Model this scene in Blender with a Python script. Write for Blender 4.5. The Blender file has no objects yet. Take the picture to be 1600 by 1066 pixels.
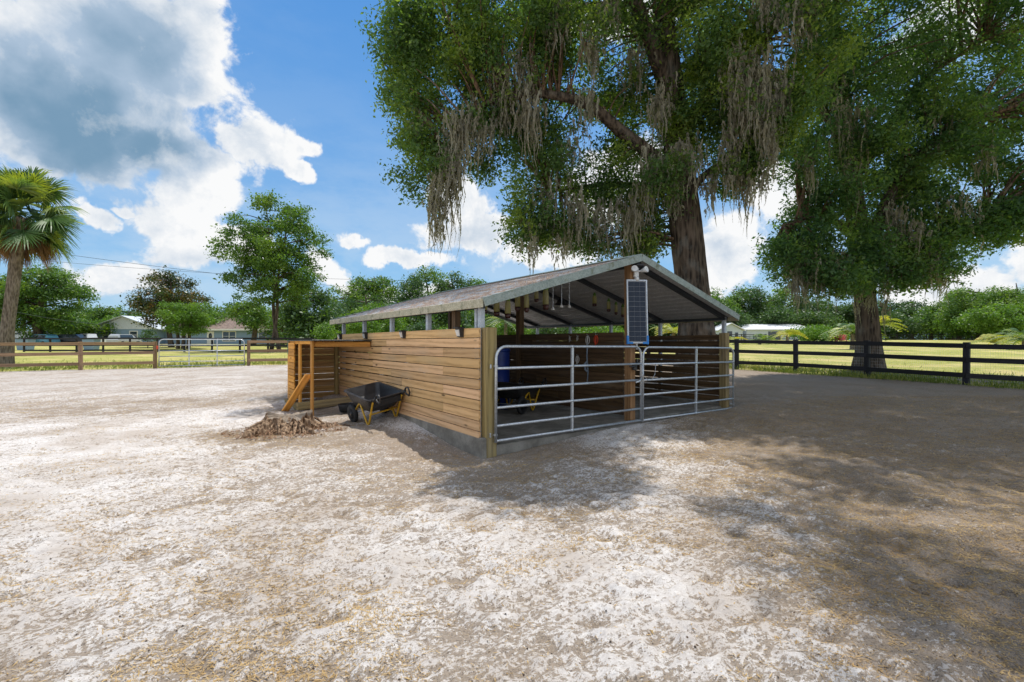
import bpy, math, random
import numpy as np
from mathutils import Vector, Matrix
R = math.radians
scene = bpy.context.scene
COL = scene.collection
random.seed(7)
rng = np.random.default_rng(11)
F = 720.0            # focal length in photo pixels (1600 wide)
HOR = 535.0          # horizon row
EYE = 1.5

# ------------------------------------------------------------------ camera
cd = bpy.data.cameras.new('camera'); cam = bpy.data.objects.new('camera', cd); COL.objects.link(cam)
cam.location = (0, 0, EYE); cam.rotation_euler = (R(90), 0, 0)
cd.sensor_width = 36; cd.lens = 36 * F / 1600; cd.shift_y = (HOR - 533) / 1600
cd.clip_end = 3000; cd.clip_start = 0.05
scene.camera = cam

# ------------------------------------------------------------------ node helper
class N:
    def __init__(s, tree): s.t = tree; s.n = tree.nodes; s.l = tree.links; s.n.clear()
    def new(s, typ, **kw):
        nd = s.n.new(typ)
        for k, v in kw.items():
            if k.startswith('i_'):
                key = k[2:]
                sock = nd.inputs[int(key)] if key.isdigit() else nd.inputs[key.replace('_', ' ')]
                s.set(sock, v)
            else: setattr(nd, k, v)
        return nd
    def set(s, sock, v):
        if isinstance(v, bpy.types.NodeSocket): s.l.new(v, sock)
        elif isinstance(v, bpy.types.Node): s.l.new(v.outputs[0], sock)
        else: sock.default_value = v
    def m(s, op, a, b=None, c=None, clamp=False):
        nd = s.n.new('ShaderNodeMath'); nd.operation = op; nd.use_clamp = clamp
        s.set(nd.inputs[0], a)
        if b is not None: s.set(nd.inputs[1], b)
        if c is not None: s.set(nd.inputs[2], c)
        return nd.outputs[0]
    def sm(s, v, a, b, lo=0.0, hi=1.0):
        nd = s.n.new('ShaderNodeMapRange'); nd.interpolation_type = 'SMOOTHSTEP'
        s.set(nd.inputs[0], v)
        nd.inputs[1].default_value = a; nd.inputs[2].default_value = b
        nd.inputs[3].default_value = lo; nd.inputs[4].default_value = hi
        return nd.outputs[0]
    def mix(s, f, a, b, blend='MIX'):
        nd = s.n.new('ShaderNodeMix'); nd.data_type = 'RGBA'; nd.blend_type = blend
        s.set(nd.inputs[0], f)
        for i, v in ((6, a), (7, b)):
            if isinstance(v, tuple) and len(v) == 3: v = (*v, 1)
            s.set(nd.inputs[i], v)
        return nd.outputs[2]
    def noise(s, vec, scale, detail=4, rough=.55, dist=0, out=0):
        nd = s.n.new('ShaderNodeTexNoise'); s.set(nd.inputs['Vector'], vec)
        nd.inputs['Scale'].default_value = scale; nd.inputs['Detail'].default_value = detail
        nd.inputs['Roughness'].default_value = rough; nd.inputs['Distortion'].default_value = dist
        return nd.outputs[out]
    def mapv(s, vec, scale=(1, 1, 1), loc=(0, 0, 0), rot=(0, 0, 0)):
        nd = s.n.new('ShaderNodeMapping'); s.set(nd.inputs[0], vec)
        nd.inputs['Location'].default_value = loc; nd.inputs['Rotation'].default_value = rot; nd.inputs['Scale'].default_value = scale
        return nd.outputs[0]
    def attr(s, name): 
        nd = s.n.new('ShaderNodeAttribute'); nd.attribute_name = name; return nd.outputs['Fac']

# ------------------------------------------------------------------ sun and sky
SUNH = (0.17, 0.199)                       # horizontal travel per metre of height, towards the sun
sun_el = math.atan2(1, math.hypot(*SUNH)); sun_az = math.atan2(SUNH[0], SUNH[1])
sl = bpy.data.lights.new('sun', 'SUN'); so = bpy.data.objects.new('sun', sl); COL.objects.link(so)
sl.energy = 3.5; sl.angle = R(0.55); sl.color = (1.0, 0.96, 0.895)
so.location = (20, 24, 60)
so.rotation_euler = Vector((SUNH[0], SUNH[1], 1)).to_track_quat('Z', 'Y').to_euler()

W = bpy.data.worlds.new('World'); scene.world = W; W.use_nodes = True
w = N(W.node_tree)
sky = w.new('ShaderNodeTexSky', sky_type='NISHITA')
sky.sun_disc = False; sky.sun_elevation = sun_el; sky.sun_rotation = sun_az
sky.air_density = 1.2; sky.dust_density = 0.6; sky.ozone_density = 2.2
tc = w.new('ShaderNodeTexCoord'); D = tc.outputs['Generated']
sx = w.new('ShaderNodeSeparateXYZ'); w.set(sx.inputs[0], D)
az = w.m('ARCTAN2', sx.outputs[0], sx.outputs[1]); el = w.m('ARCSINE', sx.outputs[2])
def ae(px, py):
    d = Vector(((px - 800) / F, 1, (HOR - py) / F)).normalized()
    return math.atan2(d.x, d.y), math.asin(d.z)
cmb = w.new('ShaderNodeCombineXYZ'); w.set(cmb.inputs[0], az); w.set(cmb.inputs[1], el)
n_w1 = w.noise(D, 3.2, 6, .6, 0, 1); n_mid = w.noise(D, 11, 8, .66, .2)
def vm(op, a, b=None, c=None):
    nd = w.n.new('ShaderNodeVectorMath'); nd.operation = op; w.set(nd.inputs[0], a)
    if b is not None: w.set(nd.inputs[1], b)
    if c is not None: w.set(nd.inputs[2], c)
    return nd
P = vm('MULTIPLY_ADD', vm('SUBTRACT', n_w1, (.5, .5, .5)).outputs[0], (.30, .20, 0), cmb.outputs[0]).outputs[0]
def blob(px, py, rx, ry, amp=1.0):
    a, e = ae(px, py); sa = F/rx/math.cos(a)**2; se = F/ry/math.cos(a)/math.cos(e)**1.5
    q = vm('MULTIPLY_ADD', P, (sa, se, 0), (-a*sa, -e*se, 0)).outputs[0]
    r2 = vm('DOT_PRODUCT', q, q).outputs['Value']
    v = w.m('POWER', .3679, r2)
    return v if amp == 1.0 else w.m('MULTIPLY', v, amp)
def total(lst):
    acc = None
    for b in lst:
        v = blob(*b); acc = v if acc is None else w.m('MAXIMUM', acc, v)
    return acc
puffs = [(180, 100, 225, 185), (310, 90, 80, 110), (30, 130, 110, 190), (60, 250, 90, 40), (250, 230, 130, 60), (110, 220, 120, 70), (160, 250, 130, 50), 
         (420, 225, 62, 48), (460, 215, 50, 20), (470, 270, 30, 24), (340, 265, 90, 50), (350, 310, 80, 55), (290, 350, 90, 42), (330, 400, 110, 40), (180, 430, 110, 34, .9),
         (150, 335, 60, 18, .85), (215, 330, 34, 10, .85), (575, 372, 44, 12, .85), (700, 320, 55, 40, .95), (720, 360, 80, 30, .95), (650, 398, 70, 14, .85), (530, 420, 40, 26, .8), (620, 440, 100, 14, .8),
         (850, 395, 90, 30, .9), (950, 290, 90, 60, .8), (1165, 400, 60, 50), (1215, 310, 45, 50, .95), (1110, 440, 70, 20, .9),
         (1470, 440, 100, 36, .9), (1590, 400, 60, 45, .9), (1500, 60, 150, 80, .8), (980, 30, 120, 60, .8), (1250, -160, 300, 130, .9),
         (-500, 200, 500, 200, .8), (2300, 250, 500, 200, .85)]
wide = w.m('MAXIMUM', w.m('MULTIPLY', w.sm(el, .74, 1.0), .50), w.m('MULTIPLY', w.sm(w.m('ABSOLUTE', az), 1.1, 1.7), .48))   # unseen broken cloud added overhead and behind to lift the fill light
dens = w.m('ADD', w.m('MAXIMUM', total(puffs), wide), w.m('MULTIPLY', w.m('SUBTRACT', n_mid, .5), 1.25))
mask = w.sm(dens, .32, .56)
low = w.sm(el, 0.02, .50, .80, 0.0)
veil = w.m('MULTIPLY', w.sm(w.noise(w.mapv(D, (1, 1, 2.6)), 3.4, 7, .64), .36, .62), w.m('ADD', low, .10), clamp=True)
dark = [(170, 200, 190, 100, 1.3), (260, 240, 120, 55, 1.3), (100, 150, 110, 90, 1.0), (210, 90, 170, 90, .85), (320, 420, 170, 40, .35), (730, 370, 80, 26, .4), (1500, 90, 120, 60, .4)]
dk = w.m('ADD', total(dark), w.m('MULTIPLY', w.m('SUBTRACT', n_mid, .5), .5))
Dl = vm('ADD', D, (.012, 0, .026)).outputs[0]; Dm = vm('ADD', D, (.03, 0, .06)).outputs[0]
rel = w.m('SUBTRACT', n_mid, w.noise(Dl, 11, 6, .66, .2)); rel2 = w.m('SUBTRACT', w.noise(D, 5.5, 3, .55), w.noise(Dm, 5.5, 3, .55))
shade = w.m('ADD', w.m('MULTIPLY', w.sm(dk, .15, .75), 1.0), w.m('ADD', w.m('MULTIPLY', rel, -1.9), w.m('MULTIPLY', rel2, -1.6)))
shade = w.m('ADD', shade, w.sm(dens, .5, 1.2, 0.0, .22), clamp=True)
ccol = w.mix(shade, (6.8, 6.85, 6.9), w.mix(w.sm(w.m('ADD', dk, w.m('MULTIPLY', rel2, -2.0)), .40, 1.2), (3.1, 3.95, 5.0), (1.35, 2.35, 3.4)))
grad = w.mix(w.m('POWER', w.sm(el, 0, .85), .6), (2.5, 4.2, 5.9), (.50, 1.95, 4.9))
skyt = w.mix(.8, w.mix(1.0, sky.outputs[0], (0.5, .95, 1.3), 'MULTIPLY'), grad)
c1 = w.mix(w.m('MULTIPLY', veil, .55), skyt, (4.7, 5.5, 6.3))
thin = w.m('ADD', 1.0, w.m('ADD', w.sm(el, .78, 1.15, 0, .05), w.sm(w.m('ABSOLUTE', az), 1.2, 1.9, 0, .05)))   # cloud outside the view made slightly brighter as added fill light
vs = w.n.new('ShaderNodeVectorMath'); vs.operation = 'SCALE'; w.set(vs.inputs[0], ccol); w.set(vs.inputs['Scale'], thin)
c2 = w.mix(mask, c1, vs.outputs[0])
bg = w.new('ShaderNodeBackground'); w.set(bg.inputs[0], c2); bg.inputs[1].default_value = 0.115
wo = w.new('ShaderNodeOutputWorld'); w.l.new(bg.outputs[0], wo.inputs[0])
W.cycles.sampling_method = 'MANUAL'; W.cycles.sample_map_resolution = 512

scene.view_settings.view_transform = 'Standard'; scene.view_settings.look = 'None'
scene.view_settings.gamma = 1; scene.view_settings.exposure = 0.29
cy = scene.cycles
cy.max_bounces = 7; cy.diffuse_bounces = 4; cy.glossy_bounces = 2; cy.transmission_bounces = 4; cy.transparent_max_bounces = 6
cy.caustics_reflective = False; cy.caustics_refractive = False; cy.sample_clamp_indirect = 6
cy.use_denoising = True; cy.use_adaptive_sampling = True; cy.adaptive_threshold = 0.01

# ------------------------------------------------------------------ noise in numpy
_perm = np.random.default_rng(5).random((256, 256))
def vnoise(x, y, seed=0):
    x = np.asarray(x, float) + seed * 17.3; y = np.asarray(y, float) + seed * 9.1
    xi = np.floor(x).astype(int); yi = np.floor(y).astype(int)
    fx = x - xi; fy = y - yi; fx = fx*fx*(3-2*fx); fy = fy*fy*(3-2*fy)
    a = _perm[xi & 255, yi & 255]; b = _perm[(xi+1) & 255, yi & 255]
    c = _perm[xi & 255, (yi+1) & 255]; d = _perm[(xi+1) & 255, (yi+1) & 255]
    return (a*(1-fx)+b*fx)*(1-fy) + (c*(1-fx)+d*fx)*fy - .5
def fbm(x, y, o=4, seed=0):
    s = 0; a = 1
    for i in range(o):
        s = s + a*vnoise(x, y, seed+i); x = np.asarray(x)*2.03; y = np.asarray(y)*2.03; a *= .5
    return s
def sstep(v, a, b):
    t = np.clip((v-a)/(b-a), 0, 1); return t*t*(3-2*t)

# ------------------------------------------------------------------ terrain
TH = R(36.2); P0 = Vector((-.36, 6.22, 0))
cu, su = math.cos(TH), math.sin(TH)
def S(u, v, z=0): return Vector((P0.x + cu*u - su*v, P0.y + su*u + cu*v, z))
def base_z(x, y):
    x = np.asarray(x, float); y = np.asarray(y, float)
    yy = np.clip(y, -50, 400)
    a = .022*np.log1p(np.exp(np.clip((yy-7)/1.5, -30, 60)))*1.5
    far = np.clip(yy-24, 0, 200)
    left = sstep(-x/np.maximum(np.abs(y), 5), -.05, .25)
    a = a - far*left*.0085
    k = np.clip(yy-160, 0, 300); a = a - .022*k
    return a
def ground_z(x, y, detail=True):
    x = np.asarray(x, float); y = np.asarray(y, float)
    z = base_z(x, y)
    du = (x-P0.x)*cu+(y-P0.y)*su; dv = -(x-P0.x)*su+(y-P0.y)*cu
    d = np.hypot(x-P0.x, y-P0.y)
    z = z - .05*np.exp(-(d/1.6)**2)
    z = z + .05*fbm(x*.35, y*.35, 2, 3)*sstep(np.hypot(x, y), 0, 6)
    z = z + .12*sstep(dv, .5, 2.6)*(1-sstep(dv, 7, 9))*np.exp(-((du+.1)/.42)**2) + .05*sstep(du, .3, 2.2)*np.exp(-((dv+.1)/.6)**2)*(du < 7)
    if detail:
        fall = 1-sstep(np.hypot(x, y-3), 12, 24)
        sx_, sy_ = x*.82+y*.57, -x*.57+y*.82
        h = .030*fbm(x*1.6, y*1.6, 3, 10) + .040*(.5-np.abs(fbm(sx_*2.0, sy_*4.6, 3, 20))*2)*.5 + .026*fbm(x*9, y*9, 3, 30) 
        h = h + .014*fbm(sx_*5, sy_*16, 2, 40)
        inside = (du > -.25) & (du < 6.4) & (dv > -.1) & (dv < 6.9)
        z = z + h*fall*np.where(inside, .2, 1)
    return z
def gz(x, y): return float(ground_z(x, y))
def at(px, Y, dz=0.0):
    X = (px-800)/F*Y; return Vector((X, Y, gz(X, Y)+dz))
def img(px, py, Y): return Vector(((px-800)/F*Y, Y, EYE + (HOR-py)/F*Y))

# ------------------------------------------------------------------ object helpers
def tag(o, label=None, cat=None, group=None, kind=None):
    if label: o['label'] = label
    if cat: o['category'] = cat
    if group: o['group'] = group
    if kind: o['kind'] = kind
    return o
def empty(name, loc=(0, 0, 0), rz=0.0, label=None, cat=None, group=None):
    o = bpy.data.objects.new(name, None); COL.objects.link(o); o.location = loc; o.rotation_euler = (0, 0, rz)
    o.empty_display_size = .1
    return tag(o, label, cat, group)
def copy_tree(o, parent=None):
    c = o.copy(); COL.objects.link(c); c.parent = parent
    for ch in list(o.children): copy_tree(ch, c)
    return c
def catmull(pts, per=6):
    P = [Vector(p) for p in pts]; P = [P[0]*2-P[1]]+P+[P[-1]*2-P[-2]]; out = []
    for i in range(1, len(P)-2):
        for k in range(per):
            t = k/per; a, b, c, d = P[i-1:i+3]
            out.append(.5*((2*b)+(c-a)*t+(2*a-5*b+4*c-d)*t*t+(3*b-a-3*c+d)*t**3))
    out.append(P[-2]); return out
class MB:
    """collects faces for ONE mesh; every solid keeps its own uv (u along its length) and tone"""
    def __init__(s): s.v = []; s.f = []; s.uv = []; s.tone = []; s.sm = []
    def add(s, vs, fs, uvs=None, tone=None, smooth=False):
        b = len(s.v); s.v.extend([tuple(p) for p in vs]); t = random.random() if tone is None else tone
        s.tone.extend([t]*len(vs))
        for i, f in enumerate(fs):
            s.f.append([b+k for k in f]); s.uv.extend(uvs[i] if uvs else [(0, 0)]*len(f)); s.sm.append(smooth)
    def box(s, c, size, M=None, tone=None, bev=0.0):
        hx, hy, hz = [q/2 for q in size]; long_ax = max(range(3), key=lambda i: size[i])
        if bev > 0:
            bev = min(bev, hx*.45, hy*.45, hz*.45); vs = []
            # chamfered box : 24 verts
            idx = {}
            for sx_ in (-1, 1):
                for sy_ in (-1, 1):
                    for sz_ in (-1, 1):
                        for ax in range(3):
                            p = [sx_*(hx-bev), sy_*(hy-bev), sz_*(hz-bev)]; p[ax] = (sx_, sy_, sz_)[ax]*(hx, hy, hz)[ax]
                            idx[(sx_, sy_, sz_, ax)] = len(vs); vs.append(tuple(p))
            fs = []
            for ax in range(3):
                o1, o2 = [a for a in range(3) if a != ax]
                for sg in (-1, 1):
                    q = []
                    for a, b in ((-1, -1), (1, -1), (1, 1), (-1, 1)):
                        k = [0, 0, 0]; k[ax] = sg; k[o1] = a; k[o2] = b; q.append(idx[(*k, ax)])
                    if (sg > 0) == (ax == 1): q.reverse()
                    fs.append(q)
            for ax in range(3):   # edges along ax
                o1, o2 = [a for a in range(3) if a != ax]
                for a in (-1, 1):
                    for b in (-1, 1):
                        def k(e, w_):
                            q = [0, 0, 0]; q[ax] = e; q[o1] = a; q[o2] = b; return idx[(*q, w_)]
                        fs.append([k(-1, o1), k(1, o1), k(1, o2), k(-1, o2)])
            for sx_ in (-1, 1):
                for sy_ in (-1, 1):
                    for sz_ in (-1, 1): fs.append([idx[(sx_, sy_, sz_, a)] for a in range(3)])
        else:
            vs = [(x, y, z) for x in (-hx, hx) for y in (-hy, hy) for z in (-hz, hz)]
            fs = [(0, 1, 3, 2), (4, 6, 7, 5), (0, 4, 5, 1), (2, 3, 7, 6), (0, 2, 6, 4), (1, 5, 7, 3)]
        ou, ov = random.random()*40, random.random()*40; uvs = []
        for f in fs:
            P = [Vector(vs[i]) for i in f]; n = (P[1]-P[0]).cross(P[2]-P[0]); na = max(range(3), key=lambda i: abs(n[i]))
            axs = [a for a in range(3) if a != na]
            if long_ax in axs: ua = long_ax; va = [a for a in axs if a != ua][0]
            else: ua, va = axs
            uvs.append([(p[ua]+ou, p[va]+ov+na*.37) for p in P])
        cc = Vector(c)
        if M is not None: vs = [cc + (M @ Vector(p)) for p in vs]
        else: vs = [cc + Vector(p) for p in vs]
        s.add(vs, fs, uvs, tone)
        return s
    def beam(s, a, b, wd, ht, up=(0, 0, 1), tone=None, bev=0.0):
        a = Vector(a); b = Vector(b); d = b-a; L = d.length; x = d.normalized(); y = Vector(up).cross(x)
        if y.length < 1e-4: y = Vector((0, 1, 0))
        y.normalize(); z = x.cross(y)
        return s.box((a+b)/2, (L, wd, ht), Matrix((x, y, z)).transposed(), tone, bev)
    def tube(s, pts, r, n=10, tone=None, cap=True, smooth=True):
        pts = [Vector(p) for p in pts]; k = len(pts); rr = r if hasattr(r, '__len__') else [r]*k
        t0 = (pts[1]-pts[0]).normalized(); ref = Vector((0, 0, 1)) if abs(t0.z) < .9 else Vector((1, 0, 0))
        nrm = t0.cross(ref).normalized(); vs = []; L = 0; uvl = []
        for i, p in enumerate(pts):
            t = (pts[min(i+1, k-1)]-pts[max(i-1, 0)]).normalized()
            nrm = (nrm - t*nrm.dot(t)).normalized(); bn = t.cross(nrm)
            if i: L += (p-pts[i-1]).length
            uvl.append(L)
            for j in range(n):
                a = 2*math.pi*j/n; vs.append(p + (nrm*math.cos(a)+bn*math.sin(a))*rr[i])
        fs = []; uvs = []
        for i in range(k-1):
            for j in range(n):
                j2 = (j+1) % n; fs.append((i*n+j, i*n+j2, (i+1)*n+j2, (i+1)*n+j))
                c = 2*math.pi*rr[i]/n
                uvs.append([(uvl[i], j*c), (uvl[i], (j+1)*c), (uvl[i+1], (j+1)*c), (uvl[i+1], j*c)])
        if cap:
            fs.append(tuple(reversed(range(n)))); uvs.append([(0, 0)]*n); fs.append(tuple(range((k-1)*n, k*n))); uvs.append([(0, 0)]*n)
        s.add(vs, fs, uvs, tone, smooth); return s
    def lathe(s, prof, M=None, n=20, tone=None, smooth=True):
        """prof: (r,z) pairs about local z"""
        vs = []; fs = []
        for r, z in prof:
            for j in range(n):
                a = 2*math.pi*j/n; p = Vector((r*math.cos(a), r*math.sin(a), z)); vs.append(M @ p if M is not None else p)
        for i in range(len(prof)-1):
            for j in range(n):
                j2 = (j+1) % n; fs.append((i*n+j, i*n+j2, (i+1)*n+j2, (i+1)*n+j))
        if prof[0][0] > 1e-4: fs.append(tuple(reversed(range(n))))
        if prof[-1][0] > 1e-4: fs.append(tuple(range((len(prof)-1)*n, len(prof)*n)))
        s.add(vs, fs, None, tone, smooth); return s
    def loft(s, rings, tone=None, smooth=False, cap=True, closed=True):
        n = len(rings[0]); vs = [p for r in rings for p in r]; fs = []
        for i in range(len(rings)-1):
            for j in range(n if closed else n-1):
                j2 = (j+1) % n; fs.append((i*n+j, i*n+j2, (i+1)*n+j2, (i+1)*n+j))
        if cap and closed: fs.append(tuple(reversed(range(n)))); fs.append(tuple(range((len(rings)-1)*n, len(rings)*n)))
        s.add(vs, fs, None, tone, smooth); return s
    def build(s, name, mat, parent=None, label=None):
        me = bpy.data.meshes.new(name); me.from_pydata(s.v, [], s.f); me.materials.append(mat)
        uvl = me.uv_layers.new(name='UVMap'); uvl.data.foreach_set('uv', np.array(s.uv, float).ravel())
        a = me.attributes.new('tone', 'FLOAT', 'POINT'); a.data.foreach_set('value', s.tone)
        me.polygons.foreach_set('use_smooth', s.sm); me.update()
        o = bpy.data.objects.new(name, me); COL.objects.link(o)
        if parent: o.parent = parent
        if label: o['label'] = label
        return o
def np_mesh(name, V, Q, mat, parent=None, smooth=False, attrs=None, tri=False):
    """V (n,3) float, Q (m,4|3) int"""
    me = bpy.data.meshes.new(name); k = Q.shape[1]
    me.vertices.add(len(V)); me.vertices.foreach_set('co', np.ascontiguousarray(V, dtype=np.float32).ravel())
    me.loops.add(Q.size); me.loops.foreach_set('vertex_index', np.ascontiguousarray(Q, dtype=np.int32).ravel())
    me.polygons.add(len(Q)); me.polygons.foreach_set('loop_start', np.arange(0, Q.size, k, dtype=np.int32))
    me.polygons.foreach_set('use_smooth', np.full(len(Q), smooth))
    me.materials.append(mat)
    for an, av in (attrs or {}).items():
        a = me.attributes.new(an, 'FLOAT', 'POINT'); a.data.foreach_set('value', np.asarray(av, dtype=np.float32))
    me.update(calc_edges=True); me.validate()
    o = bpy.data.objects.new(name, me); COL.objects.link(o)
    if parent: o.parent = parent
    return o

# ------------------------------------------------------------------ materials
def mk(name):
    m = bpy.data.materials.new(name); m.use_nodes = True; n = N(m.node_tree)
    out = n.new('ShaderNodeOutputMaterial'); return m, n, out
def princ(n, out, col, rough=.6, metal=0.0, bump=None, bdist=.01, bstr=1.0, spec=None, **kw):
    p = n.new('ShaderNodeBsdfPrincipled')
    n.set(p.inputs['Base Color'], (*col, 1) if isinstance(col, tuple) and len(col) == 3 else col)
    n.set(p.inputs['Roughness'], rough); n.set(p.inputs['Metallic'], metal)
    if spec is not None: n.set(p.inputs['Specular IOR Level'], spec)
    for k, v in kw.items(): n.set(p.inputs[k.replace('_', ' ')], v)
    if bump is not None:
        b = n.new('ShaderNodeBump'); n.set(b.inputs['Height'], bump); b.inputs['Distance'].default_value = bdist; b.inputs['Strength'].default_value = bstr
        n.l.new(b.outputs[0], p.inputs['Normal'])
    n.l.new(p.outputs[0], out.inputs[0]); return p
def simple(name, col, rough=.6, metal=0.0, var=.25, scale=6.0, bdist=.002):
    m, n, out = mk(name); t = n.new('ShaderNodeTexCoord').outputs['Object']
    nz = n.noise(t, scale, 6, .65); f = n.sm(nz, .3, .72)
    d = tuple(c*(1-var) for c in col); l = tuple(min(1, c*(1+var*.7)) for c in col)
    princ(n, out, n.mix(f, d, l), n.sm(n.noise(t, scale*2.3, 4), .3, .7, rough*.8, min(1, rough*1.15)), metal, n.noise(t, scale*12, 3), bdist)
    return m
def wood(name, c1, c2, dark=(.06, .035, .018), grey=0.0, contrast=1.0, rough=.75, knots=True, greyc=(.30, .28, .25)):
    m, n, out = mk(name)
    uv = n.new('ShaderNodeUVMap'); uv.uv_map = 'UVMap'; tone = n.attr('tone')
    U = n.mapv(uv, (1.3, 11, 1)); 
    g1 = n.noise(U, 1.6, 6, .6, 1.2)
    U2 = n.mapv(uv, (3, 80, 1)); g2 = n.noise(U2, 1.0, 4, .6, .3)
    wv = n.new('ShaderNodeTexWave'); wv.wave_type = 'BANDS'; wv.bands_direction = 'Y'; n.set(wv.inputs[0], n.mapv(uv, (.55, 4.5, 1)))
    wv.inputs['Scale'].default_value = .8; wv.inputs['Distortion'].default_value = 9; wv.inputs['Detail'].default_value = 3; wv.inputs['Detail Scale'].default_value = .7
    f = n.m('ADD', n.m('MULTIPLY', g1, .55), n.m('ADD', n.m('MULTIPLY', g2, .25), n.m('MULTIPLY', wv.outputs['Fac'], .28)))
    col = n.mix(n.sm(f, .22, .66), c2, c1)
    # weather: broad blotches, per-board tone
    bl = n.noise(n.mapv(uv, (.9, 3, 1)), 1.0, 4, .6)
    col = n.mix(n.m('MULTIPLY', n.sm(bl, .48, .72), grey), col, greyc)
    if knots:
        vo = n.new('ShaderNodeTexVoronoi'); n.set(vo.inputs['Vector'], n.mapv(uv, (1.5, 5.5, 1))); vo.inputs['Scale'].default_value = 1.0; vo.inputs['Randomness'].default_value = 1
        kk = n.sm(vo.outputs['Distance'], .05, .13, .85, 0.0)
        col = n.mix(kk, col, dark)
    sc = n.m('ADD', .68, n.m('MULTIPLY', tone, .6*contrast))
    rgb = n.new('ShaderNodeCombineXYZ'); [n.set(rgb.inputs[i], sc if i < 2 else n.m('MULTIPLY', sc, n.m('ADD', .86, n.m('MULTIPLY', n.m('FRACT', n.m('MULTIPLY', tone, 7.3)), .25)))) for i in range(3)]
    col = n.mix(1.0, col, rgb.outputs[0], 'MULTIPLY')
    princ(n, out, col, rough, 0, f, .003, .6, spec=.25)
    return m
M_ = {}
M_['pine'] = wood('weathered_pine', (.68, .425, .215), (.41, .24, .11), grey=.35, greyc=(.46, .36, .25))
M_['cedar'] = wood('orange_stained_timber', (.72, .34, .07), (.46, .19, .035), grey=.1)
M_['treated'] = wood('green_treated_timber', (.33, .25, .11), (.16, .12, .05), grey=.3)
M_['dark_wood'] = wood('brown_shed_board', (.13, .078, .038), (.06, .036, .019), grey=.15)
M_['brown_fence'] = wood('brown_stained_fence', (.33, .215, .125), (.19, .12, .07), grey=.2, knots=False)
M_['pen_board'] = wood('enclosure_board', (.46, .28, .12), (.27, .155, .06), grey=.2)
M_['brown_post'] = wood('brown_timber_post', (.30, .17, .075), (.17, .09, .035), grey=.2)
M_['black_fence'] = wood('black_painted_fence', (.022, .022, .026), (.012, .012, .015), grey=.25, greyc=(.06, .06, .065), knots=False, rough=.6)
M_['greenpaint'] = simple('green_paint', (.035, .10, .05))
M_['galv'] = None
def galv(name, a=(.50, .53, .56), b=(.66, .70, .74), rough=.36, metal=.75, rust=0.0):
    m, n, out = mk(name); t = n.new('ShaderNodeTexCoord').outputs['Object']
    vo = n.new('ShaderNodeTexVoronoi'); n.set(vo.inputs[0], t); vo.inputs['Scale'].default_value = 55
    f = n.m('ADD', n.m('MULTIPLY', n.noise(t, 9, 5, .6), .6), n.m('MULTIPLY', vo.outputs['Color'], .4))
    col = n.mix(n.sm(f, .3, .7), a, b)
    if rust: col = n.mix(n.m('MULTIPLY', n.sm(n.noise(t, 5, 7, .7), .52, .66), rust), col, (.16, .17, .10))
    princ(n, out, col, n.sm(n.noise(t, 14, 4), .3, .7, rough*.8, rough*1.4), metal, n.noise(t, 40, 3), .0015)
    return m
M_['galv'] = galv('galvanised_tube')
M_['fascia'] = galv('weathered_fascia', (.25, .30, .27), (.37, .42, .38), .65, .1, rust=.85)
M_['fascia_dry'] = galv('lichen_fascia', (.40, .36, .24), (.58, .53, .38), .7, .05, rust=.8)
M_['post_steel'] = galv('painted_steel_post', (.42, .47, .52), (.56, .60, .64), .5, .3)
M_['under'] = galv('roof_steel_underside', (.50, .51, .52), (.66, .665, .67), .5, .15)
M_['rafter'] = simple('dark_steel_rafter', (.055, .065, .075), .5, .4)
M_['black_plastic'] = simple('black_plastic', (.022, .022, .024), .42, 0, .3)
M_['rubber'] = simple('black_rubber', (.02, .02, .021), .75)
M_['yellow'] = simple('yellow_painted_steel', (.62, .36, .02), .4, 0, .2)
M_['white'] = simple('white_paint', (.72, .72, .70), .5, 0, .1)
M_['blue_plastic'] = simple('blue_plastic', (.012, .035, .22), .4, 0, .2)
M_['red_plastic'] = simple('red_nylon', (.6, .06, .02), .5)
M_['rope'] = simple('pale_rope', (.55, .53, .5), .8)
M_['grey_rope'] = simple('grey_rope', (.22, .27, .33), .8)
M_['corner_blue'] = simple('blue_corner_guard', (.02, .22, .62), .4, 0, .1)
M_['lens'] = simple('lamp_lens', (.75, .72, .66), .2, 0, .1)
def concrete(name, a, b):
    m, n, out = mk(name); t = n.new('ShaderNodeTexCoord').outputs['Object']
    f = n.noise(t, 3, 8, .68); g = n.noise(t, 40, 4, .6)
    col = n.mix(n.sm(f, .35, .68), a, b); col = n.mix(n.m('MULTIPLY', n.sm(g, .5, .7), .35), col, tuple(c*.6 for c in a))
    princ(n, out, col, .85, 0, g, .004, spec=.3); return m
M_['concrete'] = concrete('poured_concrete', (.17, .155, .13), (.31, .29, .25))
# roof top: galvanised sheet with leaf litter lying on it
m, n, out = mk('roof_sheet_top'); t = n.new('ShaderNodeTexCoord').outputs['Object']
f = n.noise(t, 2.2, 9, .72); g = n.noise(n.mapv(t, (1, 1, 1)), 26, 4, .7)
col = n.mix(n.sm(g, .35, .65), (.40, .40, .40), (.54, .54, .53))
col = n.mix(n.sm(n.m('ADD', f, n.m('MULTIPLY', n.m('SUBTRACT', g, .5), .5)), .42, .53), col, n.mix(n.sm(n.noise(t, 60, 2), .4, .6), (.30, .19, .13), (.50, .38, .29)))
princ(n, out, col, .6, .1, g, .02); M_['roof_top'] = m
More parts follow.
